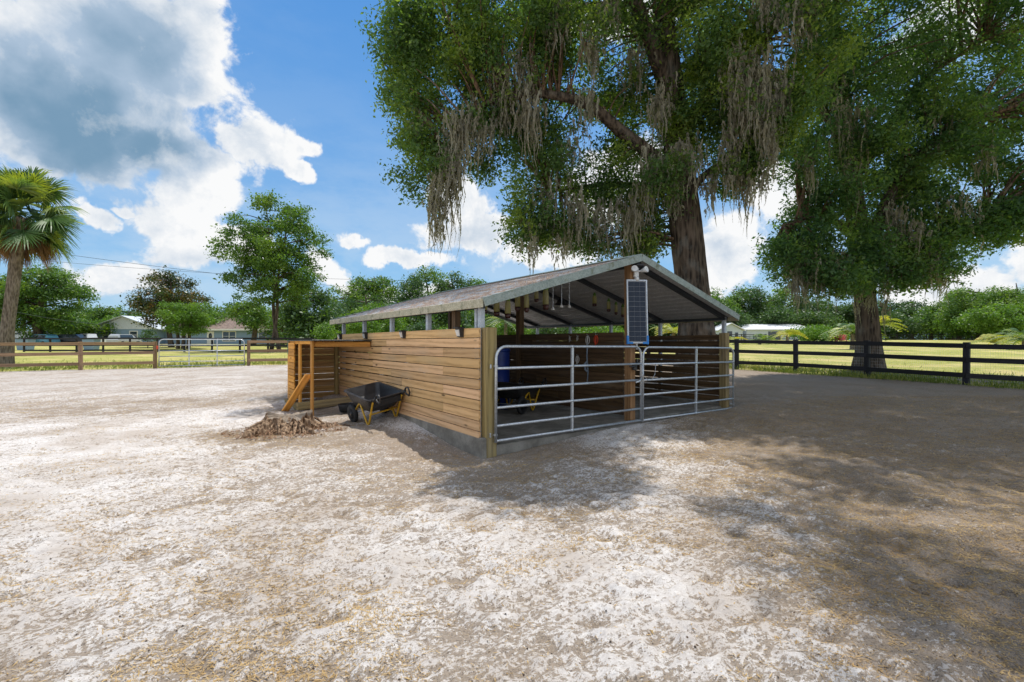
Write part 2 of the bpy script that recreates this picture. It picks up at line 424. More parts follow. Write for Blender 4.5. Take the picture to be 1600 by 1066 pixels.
# bark
def bark(name, a, b, sc=6, moss=.0):
    m, n, out = mk(name); t = n.new('ShaderNodeTexCoord').outputs['Object']
    tt = n.mapv(t, (1, 1, .14)); f = n.noise(tt, sc, 8, .65, .5)
    vo = n.new('ShaderNodeTexVoronoi'); n.set(vo.inputs[0], n.mapv(t, (1, 1, .2))); vo.inputs['Scale'].default_value = sc*2.2; vo.feature = 'F1'
    hgt = n.m('ADD', f, n.m('MULTIPLY', vo.outputs['Distance'], .5))
    col = n.mix(n.sm(hgt, .5, .95), a, b)
    col = n.mix(n.m('MULTIPLY', n.sm(n.noise(t, 1.7, 5, .6), .5, .68), moss), col, (.36, .37, .33))
    princ(n, out, col, .9, 0, hgt, .09, 1.0, spec=.15); return m
M_['oak_bark'] = bark('oak_bark', (.028, .021, .016), (.15, .112, .08), 5, .2)
M_['limb_bark'] = bark('limb_bark', (.07, .045, .03), (.26, .165, .10), 6, .35)
M_['far_bark'] = bark('dark_bark', (.04, .03, .024), (.15, .115, .09), 3)
M_['palm_bark'] = bark('palm_bark', (.11, .085, .06), (.30, .245, .185), 9)
M_['stump_side'] = bark('rotting_stump_wood', (.10, .055, .032), (.50, .35, .23), 11)
M_['stump_top'] = concrete('grey_stump_face', (.17, .13, .095), (.36, .30, .24))
def leaf(name, a, b, yel, tr=.45, yamt=.3, sc=.7, rough=.45):
    m, n, out = mk(name); t = n.new('ShaderNodeTexCoord').outputs['Object']; tone = n.attr('tone')
    col = n.mix(tone, a, b); col = n.mix(n.m('MULTIPLY', n.sm(n.m('ADD', n.noise(t, sc, 4, .6), n.m('MULTIPLY', n.m('SUBTRACT', tone, .5), .25)), .47, .68), yamt), col, yel)
    p = n.new('ShaderNodeBsdfPrincipled'); n.set(p.inputs['Base Color'], col); p.inputs['Roughness'].default_value = rough; p.inputs['Specular IOR Level'].default_value = .4
    tl = n.new('ShaderNodeBsdfTranslucent'); n.set(tl.inputs[0], n.mix(1.0, col, (1.5, 1.55, .5), 'MULTIPLY'))
    mx = n.new('ShaderNodeMixShader'); mx.inputs[0].default_value = tr; n.l.new(p.outputs[0], mx.inputs[1]); n.l.new(tl.outputs[0], mx.inputs[2]); n.l.new(mx.outputs[0], out.inputs[0])
    return m
M_['oak_leaf'] = leaf('live_oak_leaves', (.05, .11, .04), (.16, .26, .075), (.30, .38, .06), .52, .75)
M_['oak_leaf_b'] = leaf('broad_oak_leaves', (.05, .12, .055), (.15, .26, .09), (.26, .36, .07), .52, .6)
M_['leaf_mid'] = leaf('mid_green_leaves', (.06, .13, .03), (.12, .22, .045), (.22, .31, .05), .38, .6, .35)
M_['leaf_dark'] = leaf('dark_green_leaves', (.035, .08, .032), (.08, .15, .048), (.13, .20, .045), .35, .4, .35)
M_['leaf_bright'] = leaf('bright_green_leaves', (.07, .15, .025), (.14, .26, .04), (.22, .33, .05), .4, .5, .5)
M_['magnolia'] = leaf('magnolia_leaves', (.035, .065, .02), (.08, .12, .03), (.26, .15, .06), .2, .9, 1.6, .3)
M_['palm_leaf'] = leaf('palm_fronds', (.07, .14, .045), (.17, .26, .09), (.36, .40, .06), .35, .8, .6, .4)
M_['palm_dead'] = leaf('dead_palm_fronds', (.16, .09, .045), (.34, .20, .11), (.30, .14, .06), .25, .5, .8, .7)
M_['palm_yellow'] = leaf('yellow_palm_fronds', (.22, .27, .05), (.42, .42, .07), (.60, .46, .08), .35, .7, .6, .5)
M_['flower'] = leaf('pink_flowers', (.55, .10, .20), (.65, .18, .30), (.5, .15, .15), .3, .3)
M_['moss'] = leaf('spanish_moss', (.20, .185, .145), (.42, .39, .31), (.33, .28, .19), .35, .4, .9, .9)
M_['grass'] = leaf('grass_blades', (.10, .15, .03), (.22, .27, .06), (.38, .34, .10), .35, .6, .6, .6)
M_['straw'] = leaf('straw', (.30, .19, .08), (.64, .46, .22), (.36, .21, .08), .15, .6, 2.0, .7)
M_['debris'] = simple('dark_debris', (.055, .038, .028), .9)
# ground
m, n, out = mk('paddock_ground'); t = n.new('ShaderNodeTexCoord').outputs['Object']
litter = n.attr('litter'); grass = n.attr('grass'); hol = n.attr('hollow')
tw = n.mapv(t, (1, 1, 1), rot=(0, 0, R(-32))); ts = n.mapv(tw, (1.0, 2.6, 1))
a1 = n.noise(ts, 3.4, 8, .72, .5); a2 = n.noise(ts, 15, 7, .72, .5); a3 = n.noise(t, 34, 6, .72); a4 = n.noise(t, 130, 4, .7)
lsum = n.m('ADD', n.m('ADD', n.m('MULTIPLY', a1, .24), n.m('MULTIPLY', a2, .80)), n.m('ADD', n.m('MULTIPLY', a3, .95), n.m('MULTIPLY', a4, .50)))
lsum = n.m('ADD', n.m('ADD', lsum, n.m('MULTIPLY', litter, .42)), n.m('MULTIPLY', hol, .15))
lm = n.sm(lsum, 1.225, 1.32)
sand = n.mix(n.sm(a2, .3, .7), (.55, .505, .475), (.80, .77, .745))
sand = n.mix(n.sm(n.noise(t, .9, 5, .6), .42, .66), sand, (.50, .44, .39))
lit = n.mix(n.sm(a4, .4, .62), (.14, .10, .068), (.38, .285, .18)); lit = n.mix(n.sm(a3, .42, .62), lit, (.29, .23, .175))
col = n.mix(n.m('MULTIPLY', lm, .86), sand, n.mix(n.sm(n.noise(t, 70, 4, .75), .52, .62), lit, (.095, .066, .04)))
spk = n.new('ShaderNodeTexVoronoi'); n.set(spk.inputs[0], t); spk.inputs['Scale'].default_value = 22
col = n.mix(n.m('MULTIPLY', n.sm(spk.outputs['Distance'], .10, .17, 1, 0), n.sm(a1, .45, .6)), col, (.10, .065, .04))
g1 = n.noise(t, .35, 6, .6); g2 = n.noise(t, 5, 6, .7); g3 = n.noise(t, 60, 4, .7)
gcol = n.mix(n.sm(g2, .35, .65), (.22, .24, .05), (.48, .45, .14)); gcol = n.mix(n.sm(g1, .45, .65), gcol, (.56, .46, .20)); gcol = n.mix(n.m('MULTIPLY', n.sm(g3, .45, .65), .45), gcol, (.10, .13, .03))
gm = n.sm(n.m('ADD', grass, n.m('MULTIPLY', n.m('SUBTRACT', g2, .5), .7)), .42, .58)
col = n.mix(gm, col, gcol)
hh = n.m('ADD', n.m('MULTIPLY', a2, .6), n.m('ADD', n.m('MULTIPLY', a3, .55), n.m('MULTIPLY', a4, .3)))
princ(n, out, col, .95, 0, hh, .022, 1.0, spec=.1); M_['ground'] = m

# ================================================================== GROUND
def spaced(center, dense_half, step, limit_lo, limit_hi, grow=1.035):
    out = [center]; s = step; p = center
    while p < limit_hi:
        if p - center > dense_half: s *= grow
        p += s; out.append(p)
    lo = []; s = step; p = center
    while p > limit_lo:
        if center - p > dense_half: s *= grow
        p -= s; lo.append(p)
    return np.array(lo[::-1] + out)
gx = spaced(0, 3.2, .022, -420, 420, 1.021); gy = spaced(3.4, 2.3, .022, -60, 460, 1.021)
GX, GY = np.meshgrid(gx, gy); nx, ny = len(gx), len(gy)
GZ = ground_z(GX, GY)
dg = np.random.default_rng(77)
for _ in range(2200):
    yy_ = 1.2+13*dg.random()**1.1; xx_ = (dg.random()*2-1)*(yy_*1.2+1); uu_ = (xx_-P0.x)*cu+(yy_-P0.y)*su; vv_ = -(xx_-P0.x)*su+(yy_-P0.y)*cu
    if uu_ > -.35 and vv_ > -.3: continue
    r_ = dg.uniform(.045, .085); an_ = dg.random()*3.14; dp_ = dg.uniform(.006, .018)
    i0, i1 = np.searchsorted(gx, (xx_-r_*2.4, xx_+r_*2.4)); j0, j1 = np.searchsorted(gy, (yy_-r_*2.4, yy_+r_*2.4))
    if i1 <= i0 or j1 <= j0: continue
    ex, ey = GX[j0:j1, i0:i1]-xx_, GY[j0:j1, i0:i1]-yy_; ea = (ex*math.cos(an_)+ey*math.sin(an_))/1.35; eb = -ex*math.sin(an_)+ey*math.cos(an_)
    rr_ = np.hypot(ea, eb)/r_; GZ[j0:j1, i0:i1] += -dp_*(1-sstep(rr_, .5, 1.05))+dp_*.55*np.exp(-((rr_-1.35)/.3)**2)
def mesh_z(x, y):
    i = np.clip(np.searchsorted(gx, x)-1, 0, nx-2); j = np.clip(np.searchsorted(gy, y)-1, 0, ny-2)
    fx = np.clip((x-gx[i])/(gx[i+1]-gx[i]), 0, 1); fy = np.clip((y-gy[j])/(gy[j+1]-gy[j]), 0, 1)
    return (GZ[j, i]*(1-fx)+GZ[j, i+1]*fx)*(1-fy)+(GZ[j+1, i]*(1-fx)+GZ[j+1, i+1]*fx)*fy
DL = (GY-(22.8+(GX+13)*.393))*.93; DR = (GX-10)*.81+(GY-20.2)*.586
gr = np.maximum(sstep(DL, -.25, .5), sstep(DR, -.35, .35))
strip = sstep(DR, 1.0, 1.5)*(1-sstep(DR, 2.1, 2.9))*(DL < 0); gr = gr*(1-.75*strip)
hb = GZ - base_z(GX, GY)
hollow = np.clip(-hb/.05, -1, 1)*(1-sstep(np.hypot(GX, GY-3), 10, 20))
lit_a = .05*fbm(GX*.5, GY*.5, 3, 70)
lit_a = lit_a + .50*sstep(GX-1.9-.12*(GY-2)+.9*fbm(GX*.7, GY*.7, 3, 60), -.7, 1.1)*sstep(GY, -3, 1.5)
lit_a = lit_a + .35*np.exp(-(((GX+5.2)/2.0)**2+((GY-13.2)/2.4)**2)) + .5*np.exp(-(((GX+3.95)/1.1)**2+((GY-7.3)/.75)**2))
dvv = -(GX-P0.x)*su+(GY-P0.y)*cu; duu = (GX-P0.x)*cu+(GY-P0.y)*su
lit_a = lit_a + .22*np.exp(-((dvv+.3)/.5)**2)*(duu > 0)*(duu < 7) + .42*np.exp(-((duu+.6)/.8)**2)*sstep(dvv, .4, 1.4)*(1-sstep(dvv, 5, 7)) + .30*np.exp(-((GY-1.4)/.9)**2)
lit_a = lit_a - .00 + .10*sstep(np.hypot(GX, GY), 7, 12) + .07*fbm(GX*1.6, GY*1.6, 3, 75)
idx = np.arange(nx*ny).reshape(ny, nx)
Q = np.stack([idx[:-1, :-1], idx[:-1, 1:], idx[1:, 1:], idx[1:, :-1]], -1).reshape(-1, 4)
gc = (gr.ravel()[Q].mean(1) > .5)
V = np.stack([GX.ravel(), GY.ravel(), GZ.ravel()], -1)
for nm, sel in (('ground', ~gc), ('lawn', gc)):
    q = Q[sel]; used, inv = np.unique(q, return_inverse=True)
    o = np_mesh(nm, V[used], inv.reshape(-1, 4), M_['ground'], smooth=True,
                attrs={'litter': lit_a.ravel()[used], 'grass': gr.ravel()[used], 'hollow': hollow.ravel()[used]})
    tag(o, kind='structure')

def quads(C, A, B):
    """diamond leaves: centres C, half-axes A (long) and B (wide)"""
    k = len(C); V = np.empty((k, 4, 3)); V[:, 0] = C-A; V[:, 1] = C+B; V[:, 2] = C+A; V[:, 3] = C-B
    return V.reshape(-1, 3), np.arange(k*4).reshape(-1, 4)
def unit(a): return a/np.maximum(np.linalg.norm(a, axis=-1, keepdims=True), 1e-9)

# straw and leaf litter lying on the sand
def scatter_area(k, ylo, yhi, dens_pow=1.0):
    y = ylo + (yhi-ylo)*rng.random(k)**dens_pow; x = (rng.random(k)*2-1)*(y*1.25+1.5); return x, y
x, y = scatter_area(900000, 1.0, 12, 1.35)
hb2 = (mesh_z(x, y)-base_z(x, y)); dl = fbm(x*1.3, y*2.6, 3, 20) + .9*fbm(x*4, y*6, 3, 120) - 6*hb2 + .9*sstep(x-1.9+.9*fbm(x*.7, y*.7, 3, 60), -.7, 1.1) + .35*np.exp(-(((x+3.95)/1.1)**2+((y-7.2)/.8)**2))*2
keep = rng.random(len(x)) < np.clip(.12+dl*.8, .01, 1); u_ = (x-P0.x)*cu+(y-P0.y)*su; v_ = -(x-P0.x)*su+(y-P0.y)*cu
keep &= ~((u_ > -.1) & (v_ > -.12)); x, y = x[keep], y[keep]; k = len(x)
z = mesh_z(x, y)+.002; th = rng.random(k)*math.pi; L = .005+.020*rng.random(k)**2.5; ln = unit(np.stack([np.cos(th), np.sin(th), rng.normal(0, .18, k)], -1))
sd = np.stack([-np.sin(th), np.cos(th), rng.normal(0, .3, k)], -1)
VV, QQ = quads(np.stack([x, y, z+.003], -1), ln*L[:, None], sd*((.0009+.0013*rng.random(k))*(1+y*.12))[:, None])
tag(np_mesh('straw_litter', VV, QQ, M_['straw'], attrs={'tone': np.repeat(rng.random(k), 4)}), 'loose dry straw and hay bits scattered over the sand', 'straw', kind='stuff')
x, y = scatter_area(4500, 1.2, 15, 1.2); u_ = (x-P0.x)*cu+(y-P0.y)*su; v_ = -(x-P0.x)*su+(y-P0.y)*cu; keep = ~((u_ > -.1) & (v_ > -.12)); x, y = x[keep], y[keep]; k = len(x)
z = mesh_z(x, y)+.002; th = rng.random(k)*6.28; s_ = .003+.006*rng.random(k)**3; h_ = s_*.8
bv = np.stack([np.stack([x+np.cos(th+a)*s_*(1+.4*math.sin(3*a)), y+np.sin(th+a)*s_, z], -1) for a in (0, 2.1, 4.2)] + [np.stack([x, y, z+h_], -1)], 1)
QQ = (np.arange(k)*4)[:, None, None] + np.array([[0, 1, 3], [1, 2, 3], [2, 0, 3]])[None]
tag(np_mesh('dark_crumbs', bv.reshape(-1, 3), QQ.reshape(-1, 3), M_['debris']), 'small dark bits of bark and droppings strewn on the sand', 'debris', kind='stuff')
# grass tufts along and beyond the fences
k = 60000
t_ = rng.random(k); side = rng.random(k) < .45
xr = 17-13.5*t_; yr = 10.4+18.8*t_; off = rng.gamma(1.6, 1.0, k)-.35; xr = xr+off*.81; yr = yr+off*.586
xl = -30+33*t_; yl = 22.8+(xl+13)*.393+rng.gamma(1.5, 1.3, k)-.25
x = np.where(side, xl, xr); y = np.where(side, yl, yr); keep = (rng.random(k) < .35+.9*fbm(x*1.2, y*1.2, 3, 90)+.2); x, y = x[keep], y[keep]; k = len(x)
z = ground_z(x, y); hgt = .03+.09*rng.random(k)**2; th = rng.random(k)*6.28
A = np.stack([rng.normal(0, .35, k), rng.normal(0, .35, k), np.ones(k)], -1)*hgt[:, None]
VV, QQ = quads(np.stack([x, y, z], -1)+A*.9, A, np.stack([np.cos(th), np.sin(th), np.zeros(k)], -1)*(.008+.008*rng.random(k))[:, None])
tag(np_mesh('grass', VV, QQ, M_['grass'], attrs={'tone': np.repeat(rng.random(k), 4)}), 'short green and straw coloured grass along the paddock fences', 'grass', kind='stuff')

# ================================================================== SHED
shed = empty('open_shed', P0, TH, 'open wooden stall shed with plank walls, metal gable roof and two tube gates', 'shed')
U1, V1, TOP = 6.14, 6.7, 1.70
BH = .140; NB = 11
def gap_board(a, b, z, th, mb, vert=BH-.006, axis='v', fixed=0.0, tone=None):
    if axis == 'v': mb.box((fixed, (a+b)/2, z), (th, b-a, vert), tone=tone, bev=.004)
    else: mb.box(((a+b)/2, fixed, z), (b-a, th, vert), tone=tone, bev=.004)
# concrete curb and slab
mb = MB(); mb.box((U1/2+.04, V1/2, .03), (U1-.10, V1-.12, .22), bev=.012); mb.build('floor_slab', M_['concrete'], shed)
mb = MB(); mb.box((.0, V1/2-.02, .055), (.19, V1+.10, .33), bev=.01); mb.box((U1/2, -.01, -.04), (U1-.22, .13, .30), bev=.01)
mb.box((U1, V1/2, .04), (.15, V1, .3), bev=.01); mb.build('concrete_curb', M_['concrete'], shed)
# left wall: 11 courses of planks, joints staggered
mb = MB(); Z0 = TOP-NB*BH
cuts = [[0, 6.66], [0, 3.35, 6.66], [0, 1.02, 3.6, 6.66], [0, 2.4, 6.66], [0, 1.02, 4.1, 6.66], [0, 3.1, 6.66], [0, 1.02, 2.6, 6.66], [0, 2.2, 6.66], [0, 1.02, 3.7, 6.66], [0, 2.9, 6.66], [0, 6.66]]
for i in range(NB):
    z = TOP-BH*(i+.5); c = cuts[i]
    if 3 <= i <= 6: c = c[:-1] + [4.35, 6.66] if c[-2] < 4 else c
    for a, b in zip(c[:-1], c[1:]):
        slat = (a >= 2.3 and 2 <= i <= 7)
        hgt = BH-.010 if not slat else BH-.021
        mb.box((-.075, (a+b)/2+.02, z+random.uniform(-.001, .001)), (.034, b-a-.006, hgt), bev=.003, tone=random.uniform(.25, .95))
mb.build('left_wall', M_['pine'], shed, 'tan weathered plank wall')
for v in (.8, 1.7, 3.3, 4.9, 6.6): mb = MB(); mb.box((0, v, .92), (.09, .13, 1.55), tone=.5); mb.build('wall_stud', M_['treated'], shed)
def plank_wall(name, p_fix, a, b, axis, mat, gaps=.004, top=TOP-.02, nb=10, bh=.148, seams=2):
    mb = MB()
    for i in range(nb):
        z = top-bh*(i+.5); cs = sorted([a, b] + [a+(b-a)*random.uniform(.25, .75) for _ in range(seams-1)])
        for q0, q1 in zip(cs[:-1], cs[1:]):
            g = gaps*random.uniform(.3, 1.6)
            gap_board(q0+.002, q1-.002, z, .034, mb, bh-g, axis, p_fix, random.uniform(.1, .9))
    return mb.build(name, mat, shed)
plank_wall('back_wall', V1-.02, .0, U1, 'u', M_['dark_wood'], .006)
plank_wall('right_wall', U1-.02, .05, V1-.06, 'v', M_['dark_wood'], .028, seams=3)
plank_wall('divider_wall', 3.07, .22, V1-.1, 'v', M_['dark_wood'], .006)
# posts
def post(name, u, v, s1, s2, z0, z1, mat, bev=.006):
    mb = MB(); mb.box((0, 0, 0), (s1, s2, z1-z0), bev=bev); o = mb.build(name, mat, shed); o.location = (u, v, (z0+z1)/2); return o
def roof_z(u): return 2.98-abs(u-3.09)*.288
EAVE_L, EAVE_R = -.13, 6.31; RV0, RV1 = -.16, 7.16
post('gate_post', .055, -.005, .16, .15, -.25, TOP+.0, M_['treated'])
post('gate_post', U1-.06, .03, .15, .15, -.1, TOP+.0, M_['treated'])
post('ridge_post', 3.02, .04, .13, .14, -.1, roof_z(3.03)-.06, M_['brown_post'])
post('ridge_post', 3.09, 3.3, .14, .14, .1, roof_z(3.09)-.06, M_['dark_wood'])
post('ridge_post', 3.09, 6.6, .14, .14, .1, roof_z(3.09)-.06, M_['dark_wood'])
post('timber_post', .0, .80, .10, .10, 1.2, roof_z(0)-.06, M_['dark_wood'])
for v in (.10, 1.72, 3.3, 4.9, 6.45):
    post('steel_post', -.0, v, .075, .075, .2, roof_z(0)-.05, M_['post_steel'])
    post('steel_post', U1+.06, v, .075, .075, .0, roof_z(U1)-.05, M_['post_steel'])
post('steel_post', -.0, .22, .05, .05, 1.2, roof_z(0)-.05, M_['post_steel'])
# roof sheets, ribs run parallel to the ridge
def roof_sheet(u0, u1):
    prof = []; L = u1-u0; npan = round(abs(L)/.2); d = L/npan
    for i in range(npan):
        a = u0+d*i
        for f, h in ((0, 0), (.62, 0), (.70, .022), (.86, .022), (.94, 0)): prof.append((a+d*f, h))
    prof.append((u1, 0)); vs = []; fs = []
    for u, h in prof: vs += [(u, RV0, roof_z(u)+h), (u, RV1, roof_z(u)+h)]
    nv = 2*len(prof)
    for u, h in prof: vs += [(u, RV0, roof_z(u)+h-.006), (u, RV1, roof_z(u)+h-.006)]
    return prof, vs, nv
for u0, u1 in ((3.09, EAVE_L), (3.09, EAVE_R)):
    prof, vs, nv = roof_sheet(u0, u1)
    me = bpy.data.meshes.new('roof'); fs = []; mi = []
    for i in range(len(prof)-1):
        a = 2*i; fs.append((a, a+1, a+3, a+2)); mi.append(0); fs.append((nv+a, nv+a+2, nv+a+3, nv+a+1)); mi.append(1)
    me.from_pydata(vs, [], fs); me.materials.append(M_['roof_top']); me.materials.append(M_['under']); me.polygons.foreach_set('material_index', mi)
    o = bpy.data.objects.new('roof_sheet', me); COL.objects.link(o); o.parent = shed
# fascia: rakes and eaves
mb = MB()
for v, n_ in ((RV0-.012, -1), (RV1+.012, 1)):
    for u0, u1 in ((EAVE_L, 3.09), (EAVE_R, 3.09)):
        mb = MB(); mb.beam((u0, v, roof_z(u0)-.03), (u1, v, roof_z(u1)-.03), .022, .110, bev=.004)
        mb.beam((u0, v-n_*.03, roof_z(u0)+.028), (u1, v-n_*.03, roof_z(u1)+.028), .085, .012)
        mb.build('rake_fascia', M_['fascia'], shed)
mb = MB()
for u in (EAVE_L-.013, EAVE_R+.013): mb = MB(); mb.box((u, (RV0+RV1)/2, roof_z(u)-.035), (.022, RV1-RV0, .115), bev=.004); mb.build('eave_fascia', M_['fascia_dry'], shed)
mb = MB(); mb.beam((3.0, (RV0), 2.99), (3.0, RV1, 2.99), .2, .01, up=(-.28, 0, 1)); mb.beam((3.18, RV0, 2.99), (3.18, RV1, 2.99), .2, .01, up=(.28, 0, 1)); mb.build('ridge_cap', M_['fascia'], shed)
for v in (.10, 1.72, 3.3, 4.9, 6.45):
    for uu in (EAVE_L+.03, EAVE_R-.03):
        mb = MB(); a = Vector((uu, v, roof_z(uu)-.055)); b = Vector((3.09, v, roof_z(3.09)-.055)); mb.beam(a, b, .07, .085); mb.build('rafter', M_['rafter'], shed)
mb = MB(); mb.beam((3.09, RV0+.05, 2.86), (3.09, RV1-.05, 2.86), .09, .10); mb.build('ridge_beam', M_['rafter'], shed)
mb = MB(); mb.box((.0, 3.5, roof_z(0)-.10), (.06, 6.9, .06)); mb.box((U1, 3.5, roof_z(U1)-.10), (.06, 6.9, .06)); mb.build('eave_plate', M_['rafter'], shed)

# tube gates
def tube_gate(parent, L, H, rows, mids, z0=0.0, r=.0205, corner=.16, mat=M_['galv'], name='gate', bottom_square=True):
    g = empty(name); g.parent = parent
    a = []
    for k in range(7): t_ = k/6*math.pi/2; a.append((corner*(1-math.cos(math.pi/2-t_)) if 0 else corner-corner*math.cos(t_), 0, H-corner+corner*math.sin(t_)))
    left = [(0, 0, -.02)] + a; right = [(L-p[0], 0, p[2]) for p in reversed(a)] + [(L, 0, -.02)]
    mb = MB(); mb.tube(left+right, r, 12); mb.build('gate_frame', mat, g)
    for h in rows:
        mb = MB(); mb.tube([(r*.6, 0, h), (L-r*.6, 0, h)], r*.93, 10); mb.build('gate_bar', mat, g)
    for m_ in mids:
        mb = MB(); mb.box((m_, -r*.6, H/2), (.036, .012, H-.02), bev=.003); mb.box((m_, r*.6, H/2), (.030, .012, H-.02), bev=.003)
        for h in list(rows)+[H]: mb.tube([(m_-.03, 0, h), (m_+.03, 0, h)], r*1.18, 10)
        mb.build('gate_brace', mat, g)
    return g
rows = (.0, .20, .444, .696, .974)
g1 = tube_gate(shed, 3.03, 1.27, rows, (1.40,)); g1.location = (.09, -.115, .175); g1.rotation_euler = (0, R(.4), 0)
g2 = tube_gate(shed, 3.0, 1.27, rows, (1.62,)); g2.location = (3.17, -.115, .145); g2.rotation_euler = (0, R(.7), 0)
for g, xs in ((g1, 0.0), (g2, 3.0)):
    for h in (.08, 1.0):
        mb = MB(); mb.box((xs, .03, h), (.05, .09, .03), bev=.004); s_ = -1 if xs == 0 else 1
        mb.tube([(xs-.005, .05, h), (xs+s_*.07, .05, h)], .009, 8); mb.box((xs+s_*.07, .03, h), (.02, .03, .06), bev=.004); mb.build('hinge', M_['galv'], g)
mb = MB(); mb.box((2.90, .03, .93), (.09, .05, .13), bev=.012); mb.tube([(2.90, .0, .93), (2.70, -.03, .935)], .011, 8); mb.box((2.93, .0, 1.02), (.03, .03, .08), bev=.006); mb.build('latch', M_['black_plastic'], g1)
mb = MB(); mb.tube([(3.0, -.03, .72), (2.94, -.035, .68), (2.86, -.03, .66)], .016, 8); mb.tube([(3.03, -.03, .98), (3.05, -.03, .80), (3.0, -.03, .72)], .012, 8); mb.build('latch_plate', M_['galv'], g1)
mb = MB(); pts = [(.03, -.03, .75), (.10, -.04, .69), (.20, -.04, .70), (.29, -.035, .80), (.31, -.03, .93), (.335, -.03, .97)]
for a, b in zip(pts[:-1], pts[1:]):
    a, b = Vector(a), Vector(b); k = max(2, int((b-a).length/.022))
    for i in range(k):
        c = a.lerp(b, (i+.5)/k); d = (b-a).normalized()*.014; mb.tube([c-d, c+d], .0055 if i % 2 else .004, 6)
mb.build('chain', M_['galv'], g2)

# low timber enclosure (built onto the left wall)
pen = empty('timber_enclosure', S(0, 0), TH, 'low orange timber enclosure with slatted back joined to left end of shed wall', 'enclosure')
def pbox(name, c, size, mat, label=None, bev=.004):
    mb = MB(); mb.box((0, 0, 0), size, bev=bev); o = mb.build(name, mat, pen, label); o.location = c; return o
UL = -1.2
g0 = gz(*S(UL, 4.45).xy); HT = 1.525
pbox('corner_post', (UL, 4.42, (HT+g0-.1)/2), (.04, .14, HT-g0+.1), M_['cedar'])
pbox('corner_post', (UL, 5.5, (HT+.0)/2), (.04, .16, HT-.02), M_['cedar'])
pbox('corner_post', (UL, 6.55, HT/2), (.09, .12, HT-.02), M_['cedar'], 'orange corner post painted green at its top')
mb = MB(); mb.box((0, 0, 0), (.096, .126, .30), bev=.004); o = mb.build('painted_end', M_['greenpaint'], pen); o.location = (UL, 6.55, HT-.16)
pbox('corner_post', (-.15, 6.55, HT/2), (.09, .10, HT-.02), M_['treated'])
mb = MB(); bz = HT-.03
for i in range(10):
    z = bz-.15*(i+.5); gp = (.002, .002, .003, .002, .003, .010, .003, .003, .022, .022)[i]
    mb.box(((UL-.1)/2, 6.60, z), (abs(UL)-.1, .028, .15-gp), bev=.003, tone=random.uniform(.2, .9))
mb.build('slat_panel', M_['pen_board'], pen)
mb = MB()
for i in range(10):
    z = bz-.15*(i+.5); mb.box((UL-.035, 6.2, z), (.028, .62, .15-(.008, .006, .008, .012, .016, .014, .016, .014, .012, .01)[i]), bev=.003, tone=random.uniform(.2, .9))
mb.build('slat_panel', M_['cedar'], pen)
mb = MB(); mb.beam((UL, 4.42, HT-.065), (-.11, 4.22, HT-.065), .035, .10, bev=.003); mb.build('front_rail', M_['cedar'], pen)
mb = MB(); mb.beam((UL, 4.42, HT-.03), (UL, 6.6, HT-.03), .035, .07, bev=.003); mb.build('top_rail', M_['cedar'], pen)
mb = MB(); mb.beam((UL, 6.56, HT-.03), (-.1, 6.56, HT-.03), .035, .07, bev=.003); mb.build('top_rail', M_['cedar'], pen)
mb = MB(); mb.beam((-.13, 4.25, HT-.065), (-.13, 5.4, HT-.065), .035, .10, bev=.003); mb.build('top_rail', M_['cedar'], pen)
mb = MB(); mb.box(((UL-.1)/2-.02, 5.42, HT+.012), (1.17, 2.5, .022), bev=.003); mb.build('lid', M_['black_plastic'], pen, 'thin black lid sheet')
mb = MB(); mb.beam((UL-.06, 4.45, .86), (UL-.34, 5.35, gz(*S(UL-.34, 5.35).xy)-.03), .04, .13, up=(1, 0, 0), bev=.003); mb.build('diagonal_brace', M_['cedar'], pen)
mb = MB(); mb.beam((UL-.15, 5.08, .17), (-.12, 5.16, .22), .13, .15, bev=.01); mb.beam((UL-.05, 5.15, .09), (UL-.05, 6.6, .11), .13, .15, bev=.01); mb.build('ground_timber', M_['treated'], pen)

# ------------------------------------------------------------------ things on the shed
def on_shed(name, u, v, z, label, cat, group=None, rz=0):
    return empty(name, S(u, v, z), TH+rz, label, cat, group)
spots_l = [(.47, 'black solar wall light nearest the gate post on the plank wall'), (2.49, 'black solar wall light midway along the plank wall, second from the gate post'),
           (4.48, 'black solar wall light above the orange front rail of the timber enclosure'), (6.33, 'black solar wall light at the far back end of the plank wall')]
def wall_light():
    t_ = empty('solar_wall_light')
    mb = MB(); mb.loft([[(0, -.062, .07), (0, .062, .07), (0, .052, -.065), (0, -.052, -.065)], [(-.075, -.062, .06), (-.075, .062, .06), (-.05, .045, -.06), (-.05, -.045, -.06)]]); mb.box((-.045, 0, .073), (.115, .14, .012), bev=.003); mb.build('housing', M_['black_plastic'], t_)
    mb = MB(); mb.loft([[(-.073, -.050, .045), (-.073, .050, .045), (-.05, .036, -.05), (-.05, -.036, -.05)], [(-.088, -.044, .038), (-.088, .044, .038), (-.066, .032, -.045), (-.066, -.032, -.045)]]); mb.build('lens', M_['lens'], t_)
    return t_
wl = wall_light()
for i, (v, lb) in enumerate(spots_l):
    o = wl if i == 0 else copy_tree(wl); o.location = S(-.093, v, 1.635); o.rotation_euler = (0, 0, TH)
    tag(o, lb, 'wall light', 'solar lights along the top plank of the wall')
